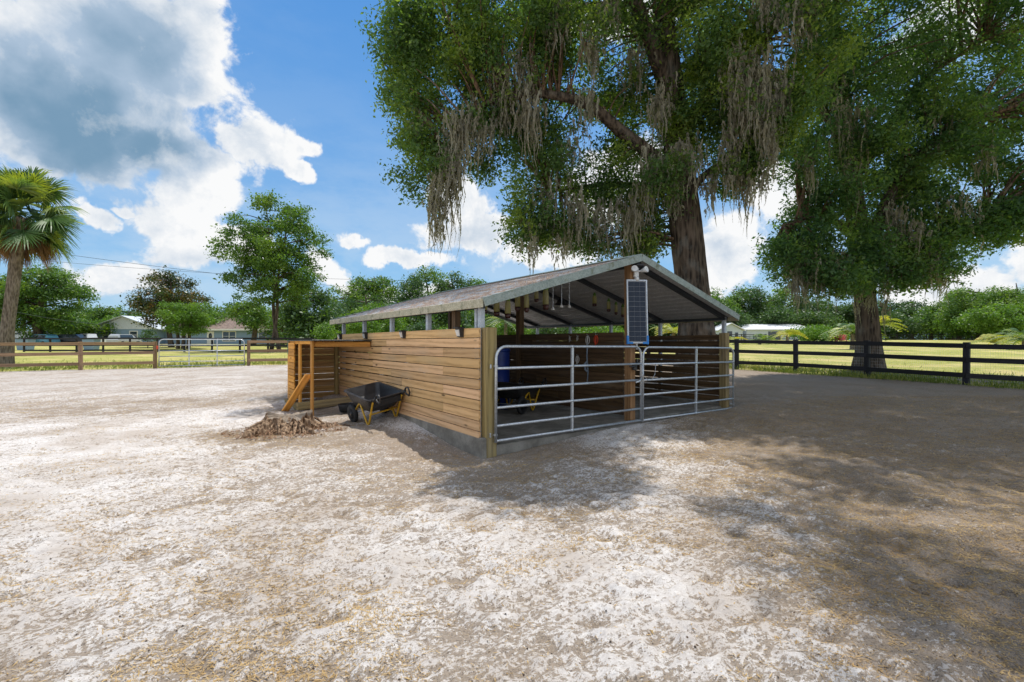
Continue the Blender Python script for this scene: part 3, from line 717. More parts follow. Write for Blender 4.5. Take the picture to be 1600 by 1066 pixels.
# solar panel
sp = empty('solar_array', S(3.02, -.13, 1.48), R(9), 'tall narrow solar panel in silver frame fixed to the centre gate post', 'solar panel')
sp.rotation_euler = (R(-2.5), 0, R(9))
m, n, out = mk('solar_cells'); t = n.new('ShaderNodeTexCoord').outputs['Object']
sp3 = n.new('ShaderNodeSeparateXYZ'); n.set(sp3.inputs[0], t)
fx = n.m('FRACT', n.m('ADD', n.m('MULTIPLY', sp3.outputs[0], 45), .5)); fine = n.m('LESS_THAN', fx, .10)
col = n.mix(n.noise(t, 5, 2), (.010, .016, .032), (.02, .032, .055)); col = n.mix(n.m('MULTIPLY', fine, .25), col, (.25, .28, .32))
princ(n, out, col, .25, 0, spec=.25); M_['cells'] = m; M_['cell_gap'] = simple('pale_cell_gap', (.38, .40, .42), .5, 0, .1)
PW, PH = .375, 1.10
mb = MB()
for sx_ in (-1, 1): mb.box((sx_*(PW/2-.011), 0, PH/2), (.022, .035, PH), bev=.003)
for z in (.011, PH-.011): mb.box((0, 0, z), (PW-.044, .035, .022), bev=.003)
mb.build('frame', M_['galv'], sp)
mb = MB(); mb.box((0, 0, PH/2), (PW-.05, .012, PH-.05)); mb.build('backing', M_['cell_gap'], sp)
mb = MB(); cw = (PW-.066)/3; ch = (PH-.07)/12
for i in range(3):
    for j in range(12): mb.box((-PW/2+.033+cw*(i+.5), -.008, .035+ch*(j+.5)), (cw-.0055, .008, ch-.0055), bev=0)
mb.build('cells', M_['cells'], sp)
for sx_ in (-1, 1):
    mb = MB(); mb.box((sx_*(PW/2-.008), 0, .06), (.034, .046, .15), bev=.004); mb.box((sx_*(PW/2-.055), 0, .008), (.09, .046, .034), bev=.004); mb.build('corner_guard', M_['corner_blue'], sp)
mb = MB(); mb.box((0, .03, PH+.03), (.05, .02, .10), bev=.003); mb.build('bracket', M_['white'], sp)
mb = MB(); mb.tube([(0, .04, -.10), (0, .04, .12)], .018, 8); mb.build('pole_clamp', M_['white'], sp)
# flood light
fl = empty('flood_light', S(3.05, -.09, 2.74), R(20), 'twin head white motion flood light at the gable peak', 'flood light')
mb = MB(); mb.box((0, .02, -.03), (.09, .05, .16), bev=.01); mb.lathe([(.0, -.19), (.035, -.18), (.04, -.13), (.02, -.10)], n=14); mb.build('base', M_['white'], fl)
for s_ in (-1, 1):
    Mx = Matrix.Translation((s_*.10, -.06, .0)) @ Matrix.Rotation(R(75), 4, 'X') @ Matrix.Rotation(R(s_*25), 4, 'Y')
    mb = MB(); mb.lathe([(0, -.05), (.03, -.045), (.05, .03), (.055, .06), (.048, .06), (0, .045)], Mx, 16); mb.tube([(0, 0, -.02), (s_*.10, -.05, -.0)], .014, 8); mb.build('lamp_head', M_['white'], fl)
mb = MB(); mb.box((.01, -.02, .085), (.16, .14, .03), bev=.01); mb.lathe([(.0, .16), (.04, .14), (.055, .09), (.03, .06)], n=14); mb.build('sensor', M_['black_plastic'], fl)
# fly traps
M_['trap'] = leaf('trap_bag', (.36, .33, .12), (.50, .46, .22), (.42, .40, .30), .4, .5, 8, .3)
M_['trap_cap'] = simple('green_cap', (.10, .22, .02), .4); M_['trap_liquid'] = simple('dark_bait', (.05, .015, .012), .3)
def fly_trap(sc=1.0, wire=.12, liq=.07):
    t_ = empty('fly_trap'); w_, h_ = .055*sc, .22*sc
    mb = MB(); ring = lambda z, a, b: [(a*math.cos(q*math.pi/6), b*math.sin(q*math.pi/6), z) for q in range(12)]
    mb.loft([ring(0, .022*sc, .012*sc), ring(-.03*sc, w_*.8, .03*sc), ring(-.06*sc, w_, .034*sc), ring(-h_, w_*1.03, .04*sc)], smooth=True); mb.build('bag', M_['trap'], t_)
    mb = MB(); mb.loft([ring(-h_+.001, w_*1.05, .042*sc), ring(-h_-liq*.6, w_*1.02, .04*sc), ring(-h_-liq, w_*.8, .02*sc)], smooth=True); mb.build('liquid', M_['trap_liquid'], t_)
    mb = MB(); mb.lathe([(.0, .065*sc), (.018*sc, .06*sc), (.032*sc, .02*sc), (.04*sc, 0), (.034*sc, -.02*sc)], n=14); mb.build('cap', M_['trap_cap'], t_)
    mb = MB(); mb.tube([(0, 0, .06*sc), (.004, 0, .06*sc+wire*.5), (0, 0, .06*sc+wire)], .0022, 5); mb.build('hanger', M_['galv'], t_)
    return t_
def ceil_at(u): return roof_z(u)-.10
ta = fly_trap(1.0)
# first row just inside the front left rake: (u, v, cap z)
traps = []
def px_to_uz(px, py, v):
    k = (px-800)/F; X0 = P0.x-su*v; Y0 = P0.y+cu*v
    u = (k*Y0-X0)/(cu-k*su); Y = Y0+su*u; return u, EYE+(HOR-py)/F*Y
row1 = [(760, 466, .55, 'thin'), (776, 466, .6, ''), (793.5, 468, .5, ''), (808.7, 457, .65, ''), (822.8, 458, .45, ''), (838, 452, .8, ''), (852.6, 451, .5, '')]
names1 = ['narrow yellow fly trap at the left end of the row under the front rake', 'fly trap bag with brown bait, second from left under the front rake',
          'fly trap bag third from left under the front rake', 'fly trap bag beside the inner ridge post on its left side', 'fly trap bag hanging right in front of the inner ridge post',
          'short wide fly trap bag just right of the inner ridge post', 'larger fly trap bag with dark red bait at the right end of the front row']
for i, ((px, py, v, _), nm) in enumerate(zip(row1, names1)):
    u, z = px_to_uz(px, py, v); o = ta if i == 0 else copy_tree(ta); o.location = S(u, v, z); s_ = [.8, .95, 1, 1.05, 1.05, .95, 1.2][i]
    o.scale = (s_*(.55 if i == 0 else .9), s_, s_*(.8 if i == 5 else 1)); o.rotation_euler = (0, R(4 if i == 0 else 0), R(20*i)); tag(o, nm, 'fly trap', 'fly traps hanging under the front left rake')
    mbw = None
row2 = [(929, 461, 1.72), (951, 470, 1.72), (962.6, 475, 1.72), (973, 479, 1.72)]
names2 = ['fly trap bag hanging alone left of the close trio under the right rafter', 'fly trap bag at the left of the close trio beside the solar panel',
          'fly trap bag with black bait in the middle of the trio beside the solar panel', 'fly trap bag nearest the solar panel, right of the trio']
for i, ((px, py, v), nm) in enumerate(zip(row2, names2)):
    u, z = px_to_uz(px, py, v); o = copy_tree(ta); o.location = S(u, v, z); o.scale = (.85, .9, .85); o.rotation_euler = (0, 0, R(35*i)); tag(o, nm, 'fly trap', 'fly traps hanging from the rafter near the solar panel')
    for ch in o.children:
        if ch.name.startswith('hanger'): ch.scale = (1, 1, 1.9)
# hanging hooks
def hook(px, y0, y1, v, lb):
    u, zt = px_to_uz(px, y0, v); _, zb = px_to_uz(px, y1, v); L = zt-zb
    t_ = empty('hanging_hook', S(u, v, zt), TH, lb, 'hook', 'hooks hanging from the shed roof')
    mb = MB(); k = 12; mb.tube([(.004*math.sin(i*2.2), 0, -L*i/k) for i in range(k+1)], .008, 6); mb.build('rod', M_['post_steel'], t_)
    mb = MB(); mb.lathe([(0, -L+.03), (.012, -L+.02), (.03, -L-.01), (.034, -L-.03), (0, -L-.035)], n=12); mb.build('cup', M_['white'], t_)
hook(864, 441, 482, .9, 'grey rod with white cup end, left of the three hanging rods')
hook(877.5, 438, 478, .9, 'grey rod with white cup end in front of the black lamp shade')
hook(889.5, 434, 478, .9, 'beaded rod with white cup end, right of the three hanging rods')
u, z = px_to_uz(877, 474, 2.2)
lm_ = empty('hanging_lamp', S(u, 2.2, z), TH, 'black domed lamp shade hanging behind the rods under the roof', 'lamp')
mb = MB(); mb.lathe([(.02, .12), (.05, .11), (.085, .05), (.10, .01), (.16, -.02), (.155, -.03), (.09, .0), (0, .08)], n=20); mb.build('shade', M_['black_plastic'], lm_)
mb = MB(); mb.tube([(0, 0, .11), (0, 0, roof_z(u)-z-.02)], .006, 6); mb.build('cord', M_['black_plastic'], lm_)
# things inside the stalls
bd = empty('plastic_drum', S(2.0, 2.65, .14), 0, 'tall blue plastic drum inside the left stall near the gate post', 'drum')
mb = MB(); mb.lathe([(0, 0), (.24, 0), (.26, .02), (.26, .38), (.272, .40), (.26, .42), (.26, .80), (.272, .82), (.26, .84), (.262, 1.16), (.25, 1.2), (0, 1.21)], n=28); mb.build('barrel', M_['blue_plastic'], bd)
mb = MB(); mb.lathe([(.275, 1.17), (.28, 1.19), (.275, 1.23), (.20, 1.25), (0, 1.25)], n=28); mb.build('lid', M_['blue_plastic'], bd)
def divider_item(px, y0): 
    v = None
    k = (px-800)/F; u = 3.05; X0 = P0.x+cu*u; Y0 = P0.y+su*u; v = (X0-k*Y0)/(su+k*cu); Y = Y0+cu*v; return u-.03, v, EYE+(HOR-y0)/F*Y
def halter(px, y, mat, lb, nm='halter', s_=1.0, cat='halter'):
    u, v, z = divider_item(px, y); t_ = empty(nm, S(u, v, z), TH, lb, cat, 'tack hung on the divider wall')
    mb = MB(); a = [(-.02, .05*s_*math.sin(q*math.pi/5), -.08*s_+.08*s_*math.cos(q*math.pi/5)) for q in range(11)]; mb.tube(a, .009*s_, 6); mb.tube([(-.02, 0, 0), (-.025, .01, -.20*s_)], .014*s_, 6); mb.build('strap', mat, t_)
    mb = MB(); mb.tube([(.02, 0, .01), (-.03, 0, .005), (-.035, 0, .03)], .006, 6); mb.build('hook', M_['galv'], t_)
halter(934, 524, M_['red_plastic'], 'red nylon halter hung on the divider wall near the solar panel')
halter(921, 525, M_['rope'], 'pale rope halter hung left of the red one')
halter(905, 526, M_['rope'], 'small pale strap hung on the divider wall above the gate brace', s_=.45)
halter(893, 527, M_['rope'], 'tiny pale strap at the left of the row on the divider wall', s_=.5)
halter(905, 556, M_['rope'], 'white looped strap hanging lower behind the gate brace', s_=.9)
u, v, z = divider_item(921, 540); t_ = empty('lead_rope', S(u, v, z), TH, 'long grey lead rope hanging down the divider wall behind the left gate', 'rope')
mb = MB(); mb.tube([(-.02, 0, .05), (-.03, .01, -.2), (-.02, -.01, -.5), (-.03, .0, -.72)], .013, 7); mb.build('rope', M_['grey_rope'], t_)
mb = MB(); mb.tube([(-.03, .0, -.30), (-.05, .05, -.36), (-.05, .03, -.46), (-.03, 0, -.5)], .02, 7); mb.build('coil', M_['grey_rope'], t_)

# wheelbarrow / poly yard cart
def yard_cart():
    t_ = empty('yard_cart')
    def rr(cx, cy_, hx, hy, z, zf, rad=.07, tilt=0.0):
        pts = []
        for sx_, sy_, a0 in ((1, 1, 0), (-1, 1, 90), (-1, -1, 180), (1, -1, 270)):
            for k in range(5):
                a = R(a0+k*22.5); px_ = cx+sx_*(hx-rad)+rad*math.cos(a); py_ = cy_+sy_*(hy-rad)+rad*math.sin(a)
                pts.append((px_, py_, z+(zf-z)*((py_-cy_)/hy*.5+.5)))
        return pts
    mb = MB()
    mb.loft([rr(0, .08, .24, .30, .25, .27), rr(0, .08, .29, .40, .36, .40), rr(0, .08, .335, .47, .47, .57), rr(0, .08, .365, .50, .475, .58, .09), rr(0, .08, .365, .50, .495, .60, .09),
             rr(0, .08, .325, .46, .495, .60), rr(0, .08, .275, .38, .38, .42), rr(0, .08, .22, .28, .275, .295)], smooth=False)
    mb.build('tub', M_['black_plastic'], t_)
    mb = MB(); mb.box((0, -.40, .405), (.50, .02, .11), bev=.005); mb.build('tub_label', M_['rubber'], t_)
    for s_ in (-1, 1):
        mb = MB(); Mx = Matrix.Translation((s_*.30, .42, .165)) @ Matrix.Rotation(R(90), 4, 'Y')
        mb.lathe([(.105, -.03), (.15, -.035), (.165, -.02), (.168, 0), (.165, .02), (.15, .035), (.105, .03), (.105, -.03)], Mx, 26); wh = mb.build('wheel', M_['rubber'], t_)
        mb = MB(); mb.lathe([(.0, -.045), (.03, -.045), (.03, .045), (0, .045)], Mx, 14); mb.lathe([(.095, -.022), (.112, -.026), (.112, .026), (.095, .022)], Mx, 24)
        for k in range(5):
            a = k*2*math.pi/5; mb.beam(Mx @ Vector((.02*math.cos(a), .02*math.sin(a), 0)), Mx @ Vector((.10*math.cos(a), .10*math.sin(a), 0)), .03, .03)
        mb.build('rim', M_['black_plastic'], wh)
        mb = MB(); mb.tube([(s_*.285, .40, .17), (s_*.28, .15, .36), (s_*.275, .10, .38), (s_*.27, -.02, .08), (s_*.27, -.06, .015), (s_*.27, -.10, .015), (s_*.27, -.14, .06), (s_*.272, -.38, .42), (s_*.275, -.46, .50)], .017, 9); mb.build('leg', M_['yellow'], t_)
        mb = MB(); mb.tube([(s_*.275, -.43, .47), (s_*.275, -.54, .535)], .024, 10)
        e = Vector((s_*.275, -.54, .535)); mb.tube([e+Vector((0, 0, .0)), e+Vector((0, -.03, .05)), e+Vector((0, -.12, .06)), e+Vector((0, -.15, -.02)), e+Vector((0, -.11, -.08)), e+Vector((0, -.02, -.05)), e], .015, 8); mb.build('grip', M_['black_plastic'], t_)
    mb = MB(); mb.tube([(-.27, -.18, .20), (.27, -.18, .20)], .015, 8); mb.build('cross_bar', M_['yellow'], t_)
    mb = MB(); mb.tube([(-.3, .42, .165), (.3, .42, .165)], .012, 8); mb.build('axle', M_['galv'], t_)
    return t_
yc = yard_cart(); yc.location = (-2.44, 8.22, gz(-2.44, 8.22)); yc.rotation_euler = (0, 0, R(43)); yc.scale = (1.0, 1.0, 1.0)
def seat(o, x, y, rz):
    c_, s_ = math.cos(rz), math.sin(rz); q = lambda a, b: Vector((x+a*c_-b*s_, y+a*s_+b*c_, gz(x+a*c_-b*s_, y+a*s_+b*c_)))
    a, b, c = q(-.3, -.09), q(.3, -.09), q(0, .46); X = (b-a).normalized(); Y = (c-(a+b)/2); Y = (Y-X*Y.dot(X)).normalized(); Z = X.cross(Y)
    o.rotation_euler = Matrix((X, Y, Z)).transposed().to_euler(); o.location = (a+b)/2+Vector((0, 0, -.012))-Y*(-.09)
seat(yc, -2.36, 8.26, R(43))
tag(yc, 'black two wheeled yard cart with yellow legs standing beside the plank wall', 'wheelbarrow', 'black and yellow yard carts')
y2 = copy_tree(yc); y2.location = S(2.15, 2.1, .15); y2.rotation_euler = (0, 0, R(150)); tag(y2, 'dark yard cart with yellow frame parked in shade inside the left stall', 'wheelbarrow', 'black and yellow yard carts')
pn = empty('feed_pan', (-3.36, 9.42, gz(-3.36, 9.42)), 0, 'black rubber feed pan lying behind the yard cart wheel', 'feed pan')
mb = MB(); mb.lathe([(0, .01), (.13, .01), (.17, .14), (.185, .15), (.19, .14), (.15, 0), (0, 0)], n=24); mb.build('pan', M_['rubber'], pn)

# stump
def flute(a): return .5*math.sin(5*a+.6)+.35*math.sin(9*a+2)+.3*math.sin(14*a+1)
st = empty('tree_stump', (-3.72, 7.66, gz(-3.72, 7.66)), R(10), 'low sawn tree stump with rotting ragged roots beside the orange enclosure', 'stump')
st.scale = (.88, .88, 1.05); mb = MB(); rings = []; na = 150
for k, (rb, z, am) in enumerate([(.76, -.10, .34), (.63, -.03, .40), (.52, .03, .40), (.44, .09, .34), (.39, .15, .26), (.37, .205, .18), (.36, .225, .16)]):
    ring = []
    for j in range(na):
        a = 2*math.pi*j/na; nz_ = float(fbm(math.cos(a)*7+k*.5, math.sin(a)*7+k*.3, 4, 200)); rr_ = rb*(1+am*flute(a)+.30*am*3*nz_)*(1.1-.10*math.cos(2*a))
        ring.append((rr_*math.cos(a), rr_*.8*math.sin(a), z+(.10*nz_ if k > 1 else 0)+(.03*math.sin(a*2+1) if k > 4 else 0)))
    rings.append(ring)
mb.loft(rings, cap=False, smooth=False)
sg = np.random.default_rng(8)
for q in range(46):      # splintered root ridges
    a = sg.random()*6.283; r0 = sg.uniform(.26, .38); r1 = r0+sg.uniform(.15, .5); zt = sg.uniform(.12, .25)*(1-.3*(r1-.4)); da = sg.normal(0, .15)
    p = [(r0*math.cos(a), r0*.8*math.sin(a), zt), ((r0*.6+r1*.4)*math.cos(a+da*.5), (r0*.6+r1*.4)*.8*math.sin(a+da*.5), zt*.62+.02), (r1*math.cos(a+da), r1*.8*math.sin(a+da), -.02)]
    w_ = sg.uniform(.012, .04); mb.tube(catmull(p, 3), [w_*.5, w_*1.1, w_, w_*1.1, w_*1.0, w_*.7, w_*.3], 5, smooth=False)
mb.build('roots', M_['stump_side'], st)
mb = MB(); ring = rings[-1]; mb.loft([ring, [(p[0]*.72, p[1]*.72, p[2]*.5+.125) for p in ring], [(p[0]*.4, p[1]*.4, .232+.02*math.sin(i*.3)) for i, p in enumerate(ring)], [(p[0]*.05, p[1]*.05, .235) for p in ring]], cap=True); mb.build('cut_face', M_['stump_top'], st)
k = 1500; a = rng.random(k)*6.28; rr_ = .46+.55*rng.random(k)**1.0; X = rr_*np.cos(a)*1.1; Y = rr_*np.sin(a)*.85
zz = np.interp(rr_, [.4, .56, .7, .86, 1.1], [.1, .06, .03, .012, .008])*.9+.006; thl = a+rng.normal(0, .7, k)
A = np.stack([np.cos(thl), np.sin(thl), -.35*np.exp(-(rr_-.4)*2)+rng.normal(0, .25, k)], -1); L = (.015+.06*rng.random(k)**2)[:, None]
B = np.stack([-np.sin(thl), np.cos(thl), rng.normal(0, .5, k)], -1)*(.003+.007*rng.random(k))[:, None]
VV, QQ = quads(np.stack([X, Y, zz], -1), A*L, B); M_['chips'] = leaf('wood_chips', (.10, .045, .022), (.36, .22, .13), (.20, .10, .05), .05, .5, 5, .8)
np_mesh('splinters', VV, QQ, M_['chips'], st, attrs={'tone': np.repeat(rng.random(k), 4)})['kind'] = 'stuff'

# ================================================================== FENCES
def rail_fence(name, posts, label, mat, heights, H, pw=.13, rh=.135, rd=.035, side=1, cat='fence', wire=None, group=None, last_rails=True, toplip=0.0):
    p0 = Vector(posts[0]); o = empty(name, (p0.x, p0.y, gz(p0.x, p0.y)), 0, label, cat, group)
    base = Vector((p0.x, p0.y, gz(p0.x, p0.y))); W_ = [Vector((p[0], p[1], gz(p[0], p[1])))-base for p in posts]
    for i, p in enumerate(W_):
        d = (W_[min(i+1, len(W_)-1)]-W_[max(i-1, 0)]); an = math.atan2(d.y, d.x)
        mb = MB(); mb.box((0, 0, 0), (pw, pw, H+.15), bev=.006); q = mb.build('fence_post', mat, o); q.location = p+Vector((0, 0, (H-.15)/2)); q.rotation_euler = (0, R(random.uniform(-.8, .8)), an)
    for i in range(len(W_)-1):
        a, b = W_[i], W_[i+1]
        if posts[i][2:] == ('gap',): continue
        d = (b-a).normalized(); nrm = Vector((-d.y, d.x, 0))*side*(pw/2+rd/2)
        for h in heights:
            mb = MB(); mb.beam(a+nrm+Vector((0, 0, h+random.uniform(-.012, .012))), b+nrm+Vector((0, 0, h+random.uniform(-.012, .012))), rd, rh, bev=.004); mb.build('fence_rail', mat, o)
    if wire:
        mb = MB()
        for i in range(len(W_)-1):
            a, b = W_[i], W_[i+1]; d = (b-a); nrm = Vector((-d.y, d.x, 0)).normalized()*-side*(pw/2+.004); L = d.length
            for h in np.arange(.05, H-.05, .105): mb.beam(a+nrm+Vector((0, 0, h)), b+nrm+Vector((0, 0, h)), .0028, .0028)
            for k in range(1, int(L/.055)): c = a.lerp(b, k*.055/L)+nrm; mb.beam(c+Vector((0, 0, .03)), c+Vector((0, 0, H-.08)), .0022, .0022, up=(1, 0, 0))
        mb.build('wire_mesh', M_['galv'], o)
    return o
def line_posts(a, d, k, step): return [(a[0]+d[0]*step*i, a[1]+d[1]*step*i) for i in range(k)]
dl_ = Vector((math.cos(R(21.5)), math.sin(R(21.5))))
pA = Vector((-19.1, 20.4)); left_posts = [tuple(pA+dl_*(s_)) for s_ in (-5.6, -2.85, 0, 2.72)]
rail_fence('rail_fence', left_posts, 'brown stained three rail fence left of the pasture gate by the palm', M_['brown_fence'], (.27, .73, 1.17), 1.25, side=-1)
pB = Vector((-13.0, 22.75)); rail_fence('rail_fence', [tuple(pB+dl_*(2.6*i)) for i in range(7)], 'brown three rail fence running from the pasture gate behind the timber enclosure', M_['brown_fence'], (.27, .73, 1.17), 1.25, side=-1)
g3p = Vector(left_posts[-1]); gd = pB-g3p
pg = empty('pasture_gate', (g3p.x+dl_.x*.16, g3p.y+dl_.y*.16-.02, gz(g3p.x+.2, g3p.y)+.11), math.atan2(gd.y, gd.x), 'grey six bar tube gate in the brown left fence', 'gate')
tg = tube_gate(pg, gd.length-.34, 1.24, rows, ((gd.length-.34)*.34, (gd.length-.34)*.67), corner=.18, r=.022)
for ch in list(tg.children): ch.parent = pg
bpy.data.objects.remove(tg)
mb = MB(); mb.box((-.05, -.06, .86), (.07, .04, .16), bev=.01); mb.build('gate_reflector', M_['red_plastic'], pg)
# black fence across the left lawn
bp = [(-45+2.6*i, 42.5-.19*i) for i in range(15)]
rail_fence('rail_fence', bp, 'black three rail fence across the lawn in front of the parked vehicles and blue house', M_['black_fence'], (.15, .62, 1.22), 1.28, pw=.12, rh=.15, side=-1)
# black fence on the right side
rp = [(17.2, 10.2), (15.65, 12.3), (14.2, 14.4), (12.95, 16.8), (11.7, 19.0), (10.0, 20.2+.3), (8.6, 22.3), (7.2, 24.3), (5.8, 26.3), (4.4, 28.3)]
rail_fence('rail_fence', rp, 'black three rail fence with wire mesh along the right side of the paddock', M_['black_fence'], (.30, .79, 1.22), 1.34, pw=.15, rh=.15, side=1, wire=True)
fp = [(28+3.0*i, 104+.15*i) for i in range(-1, 18)]
rail_fence('rail_fence', [(4+3.0*i, 98+.4*i) for i in range(19)], 'distant black rail fence at the far side of the right field', M_['black_fence'], (.30, .78, 1.25), 1.4, pw=.16, rh=.16, side=-1)
rail_fence('rail_fence', [(61.6+3.2*i, 106-.2*i) for i in range(18)], 'distant dark rail fence below the trees at the far right of the field', M_['black_fence'], (.30, .78, 1.25), 1.4, pw=.14, rh=.12, side=-1)

# ================================================================== TREES
def trunk_tube(mb, pts, radii, n=28, rough=.10, flare=0.0, per=6, seed=0):
    C_ = catmull(pts, per); k = len(C_); rr = np.interp(np.linspace(0, 1, k), np.linspace(0, 1, len(radii)), radii)
    rings = []; nrm = None
    for i, p in enumerate(C_):
        t = (C_[min(i+1, k-1)]-C_[max(i-1, 0)]).normalized()
        ref = Vector((1, 0, 0)) if nrm is None else nrm
        nrm = (ref - t*ref.dot(t)).normalized(); bn = t.cross(nrm); ring = []
        for j in range(n):
            a = 2*math.pi*j/n; nz = float(fbm(math.cos(a)*2.2+seed, math.sin(a)*2.2+i*.10, 3, seed))
            r = rr[i]*(1+rough*2*nz+flare*math.exp(-i*.8)*(.4+.6*abs(math.sin(a*2.5+seed))))
            ring.append(p+(nrm*math.cos(a)+bn*math.sin(a))*r)
        rings.append(ring)
    mb.loft(rings, smooth=True); return C_, rr
def leaf_cloud(clumps, lai, size, aspect=.46, shell=.45, flat=.75, up_bias=.8, jitter=.22, per_twig=15):
    """clumps: (n,4) x,y,z,r -> leaf quads; leaves gather on small twigs inside each clump"""
    Cs, As, Bs, T = [], [], [], []
    for (x, y, z, r) in clumps:
        nt = max(5, int(lai*math.pi*r*r/(.5*size*size*aspect)/per_twig))
        d = unit(rng.normal(0, 1, (nt, 3))); rad = r*(shell+(1-shell)*rng.random(nt)**.6)*(1+jitter*rng.normal(0, 1, nt)); tw = d*rad[:, None]; tw[:, 2] *= flat
        nl = per_twig; off = rng.normal(0, size*1.05+.035*r, (nt, nl, 3)); off[:, :, 2] *= .7
        c = (tw[:, None, :]+off).reshape(-1, 3)+np.array([x, y, z]); k = len(c)
        nn = unit(rng.normal(0, 1, (k, 3))+np.array([0, 0, up_bias])+.35*np.repeat(d, nl, 0)); a = unit(np.cross(nn, rng.normal(0, 1, (k, 3)))); b = np.cross(nn, a)
        s_ = size*(.5+1.0*rng.random(k)**1.6)
        Cs.append(c); As.append(a*s_[:, None]*.5); Bs.append(b*s_[:, None]*.5*aspect); T.append(np.clip(rng.random(k)*.6+rng.random()*.4, 0, 1))
    C_ = np.concatenate(Cs); V, Q = quads(C_, np.concatenate(As), np.concatenate(Bs)); return V, Q, np.repeat(np.concatenate(T), 4)
def twigs(mb, clumps, nodes, rad=.03, n=5, base=None):
    """a thin limb from the nearest thick node to every clump"""
    N_ = np.array([list(p) for p in nodes])
    for (x, y, z, r) in clumps:
        c = np.array([x, y, z]); dd = np.linalg.norm(N_-c, axis=1)+np.maximum(N_[:, 2]-z, 0)*.8; j = int(dd.argmin()); a = Vector(N_[j]); b = Vector(c); L = (b-a).length
        if L < .2: continue
        mid = a.lerp(b, .5)+Vector((random.uniform(-.1, .1)*L, random.uniform(-.1, .1)*L, L*.10)); q = catmull([a, mid, b], 3)
        r0 = min(.16, rad*(1+L*.35)); mb.tube(q, list(np.linspace(r0, r0*.25, len(q))), n, cap=False)
def finish_tree(name, loc, label, group, trunk_mb, crown, leafmat, barkmat, cat='tree', extra=None):
    """crown vertices and trunk are given in world space; children keep world coordinates with the root's inverse"""
    o = empty(name, loc, 0, label, cat, group)
    L = Vector(loc)
    trunk_mb.v = [tuple(Vector(p)-L) for p in trunk_mb.v]; trunk_mb.build('trunk', barkmat, o)
    V, Q, T = crown; np_mesh('crown', V-np.array(L), Q, leafmat, o, attrs={'tone': T})
    return o

def fill_img(ells, seed, rmin=.55, rmax=.95, dens=1.0):
    """clumps inside picture-shaped lobes, each lobe a solid at its own depth: (px,py,rx,ry,Y,Ydepth,n)"""
    g = np.random.default_rng(seed); out = []
    for (px, py, rx, ry, Y, dY, k) in ells:
        c = img(px, py, Y)
        for _ in range(int(k*dens)):
            d = unit(g.normal(0, 1, (1, 3)))[0]*g.random()**(.38)
            r = g.uniform(rmin, rmax); sx_ = max(.1, rx/F*Y-r*.8); sz_ = max(.1, ry/F*Y-r*.7)
            out.append((c.x+d[0]*sx_, Y+d[1]*dY, c.z+d[2]*sz_, r))
    return out
def moss(name, starts, parent, L, seed=3):
    """starts: (x,y,z,len,width,count) curtains of tapering strands"""
    g = np.random.default_rng(seed); Vs = []; Qs = []; Ts = []; b = 0
    for (x, y, z, ln, wd, k) in starts:
        for _ in range(k):
            cx, cy_ = x+g.normal(0, wd*.45), y+g.normal(0, wd*.45); l = ln*(.12+1.0*g.random()**1.8)*math.exp(-((cx-x)/max(wd, .1))**2*.5); z0 = z+g.normal(0, .32); an = g.random()*math.pi
            w0 = .008+.020*g.random(); m_ = 7; t = np.linspace(0, 1, m_)
            ph = g.random()*6; X = cx+.05*l*np.sin(t*4+ph)+g.normal(0, .02, m_); Y = cy_+.04*l*np.cos(t*3+ph)+g.normal(0, .012, m_); Z = z0-l*t
            ww = w0*(1-t**1.8)*(.7+.6*g.random(m_))+.002; dx, dy = math.cos(an)*ww, math.sin(an)*ww
            v = np.empty((m_, 2, 3)); v[:, 0] = np.stack([X-dx, Y-dy, Z], -1); v[:, 1] = np.stack([X+dx, Y+dy, Z], -1)
            Vs.append(v.reshape(-1, 3)); i = np.arange(m_-1)*2+b; Qs.append(np.stack([i, i+1, i+3, i+2], -1)); Ts.append(np.full(m_*2, g.random())); b += m_*2
            # side wisps make the strand fluffy
            kk = int(l*26)+4; tt = g.random(kk); wx = np.interp(tt, t, X); wy = np.interp(tt, t, Y); wz = z0-l*tt; a2 = g.random(kk)*6.28; s2 = (.02+.05*g.random(kk))*(1.05-tt)
            q0 = np.stack([wx, wy, wz], -1); q1 = q0+np.stack([np.cos(a2)*s2, np.sin(a2)*s2, -.3*s2-.02], -1); q2 = q1+np.stack([0*s2, 0*s2, -s2*1.6-.02], -1); q3 = q0+np.stack([0*s2, 0*s2, -.03-0*s2], -1)
            v = np.stack([q0, q1, q2, q3], 1).reshape(-1, 3); Vs.append(v); Qs.append(np.arange(kk*4).reshape(-1, 4)+b); Ts.append(np.full(kk*4, g.random())); b += kk*4
    V = np.concatenate(Vs)-np.array(L); return np_mesh(name, V, np.concatenate(Qs), M_['moss'], parent, attrs={'tone': np.concatenate(Ts)})

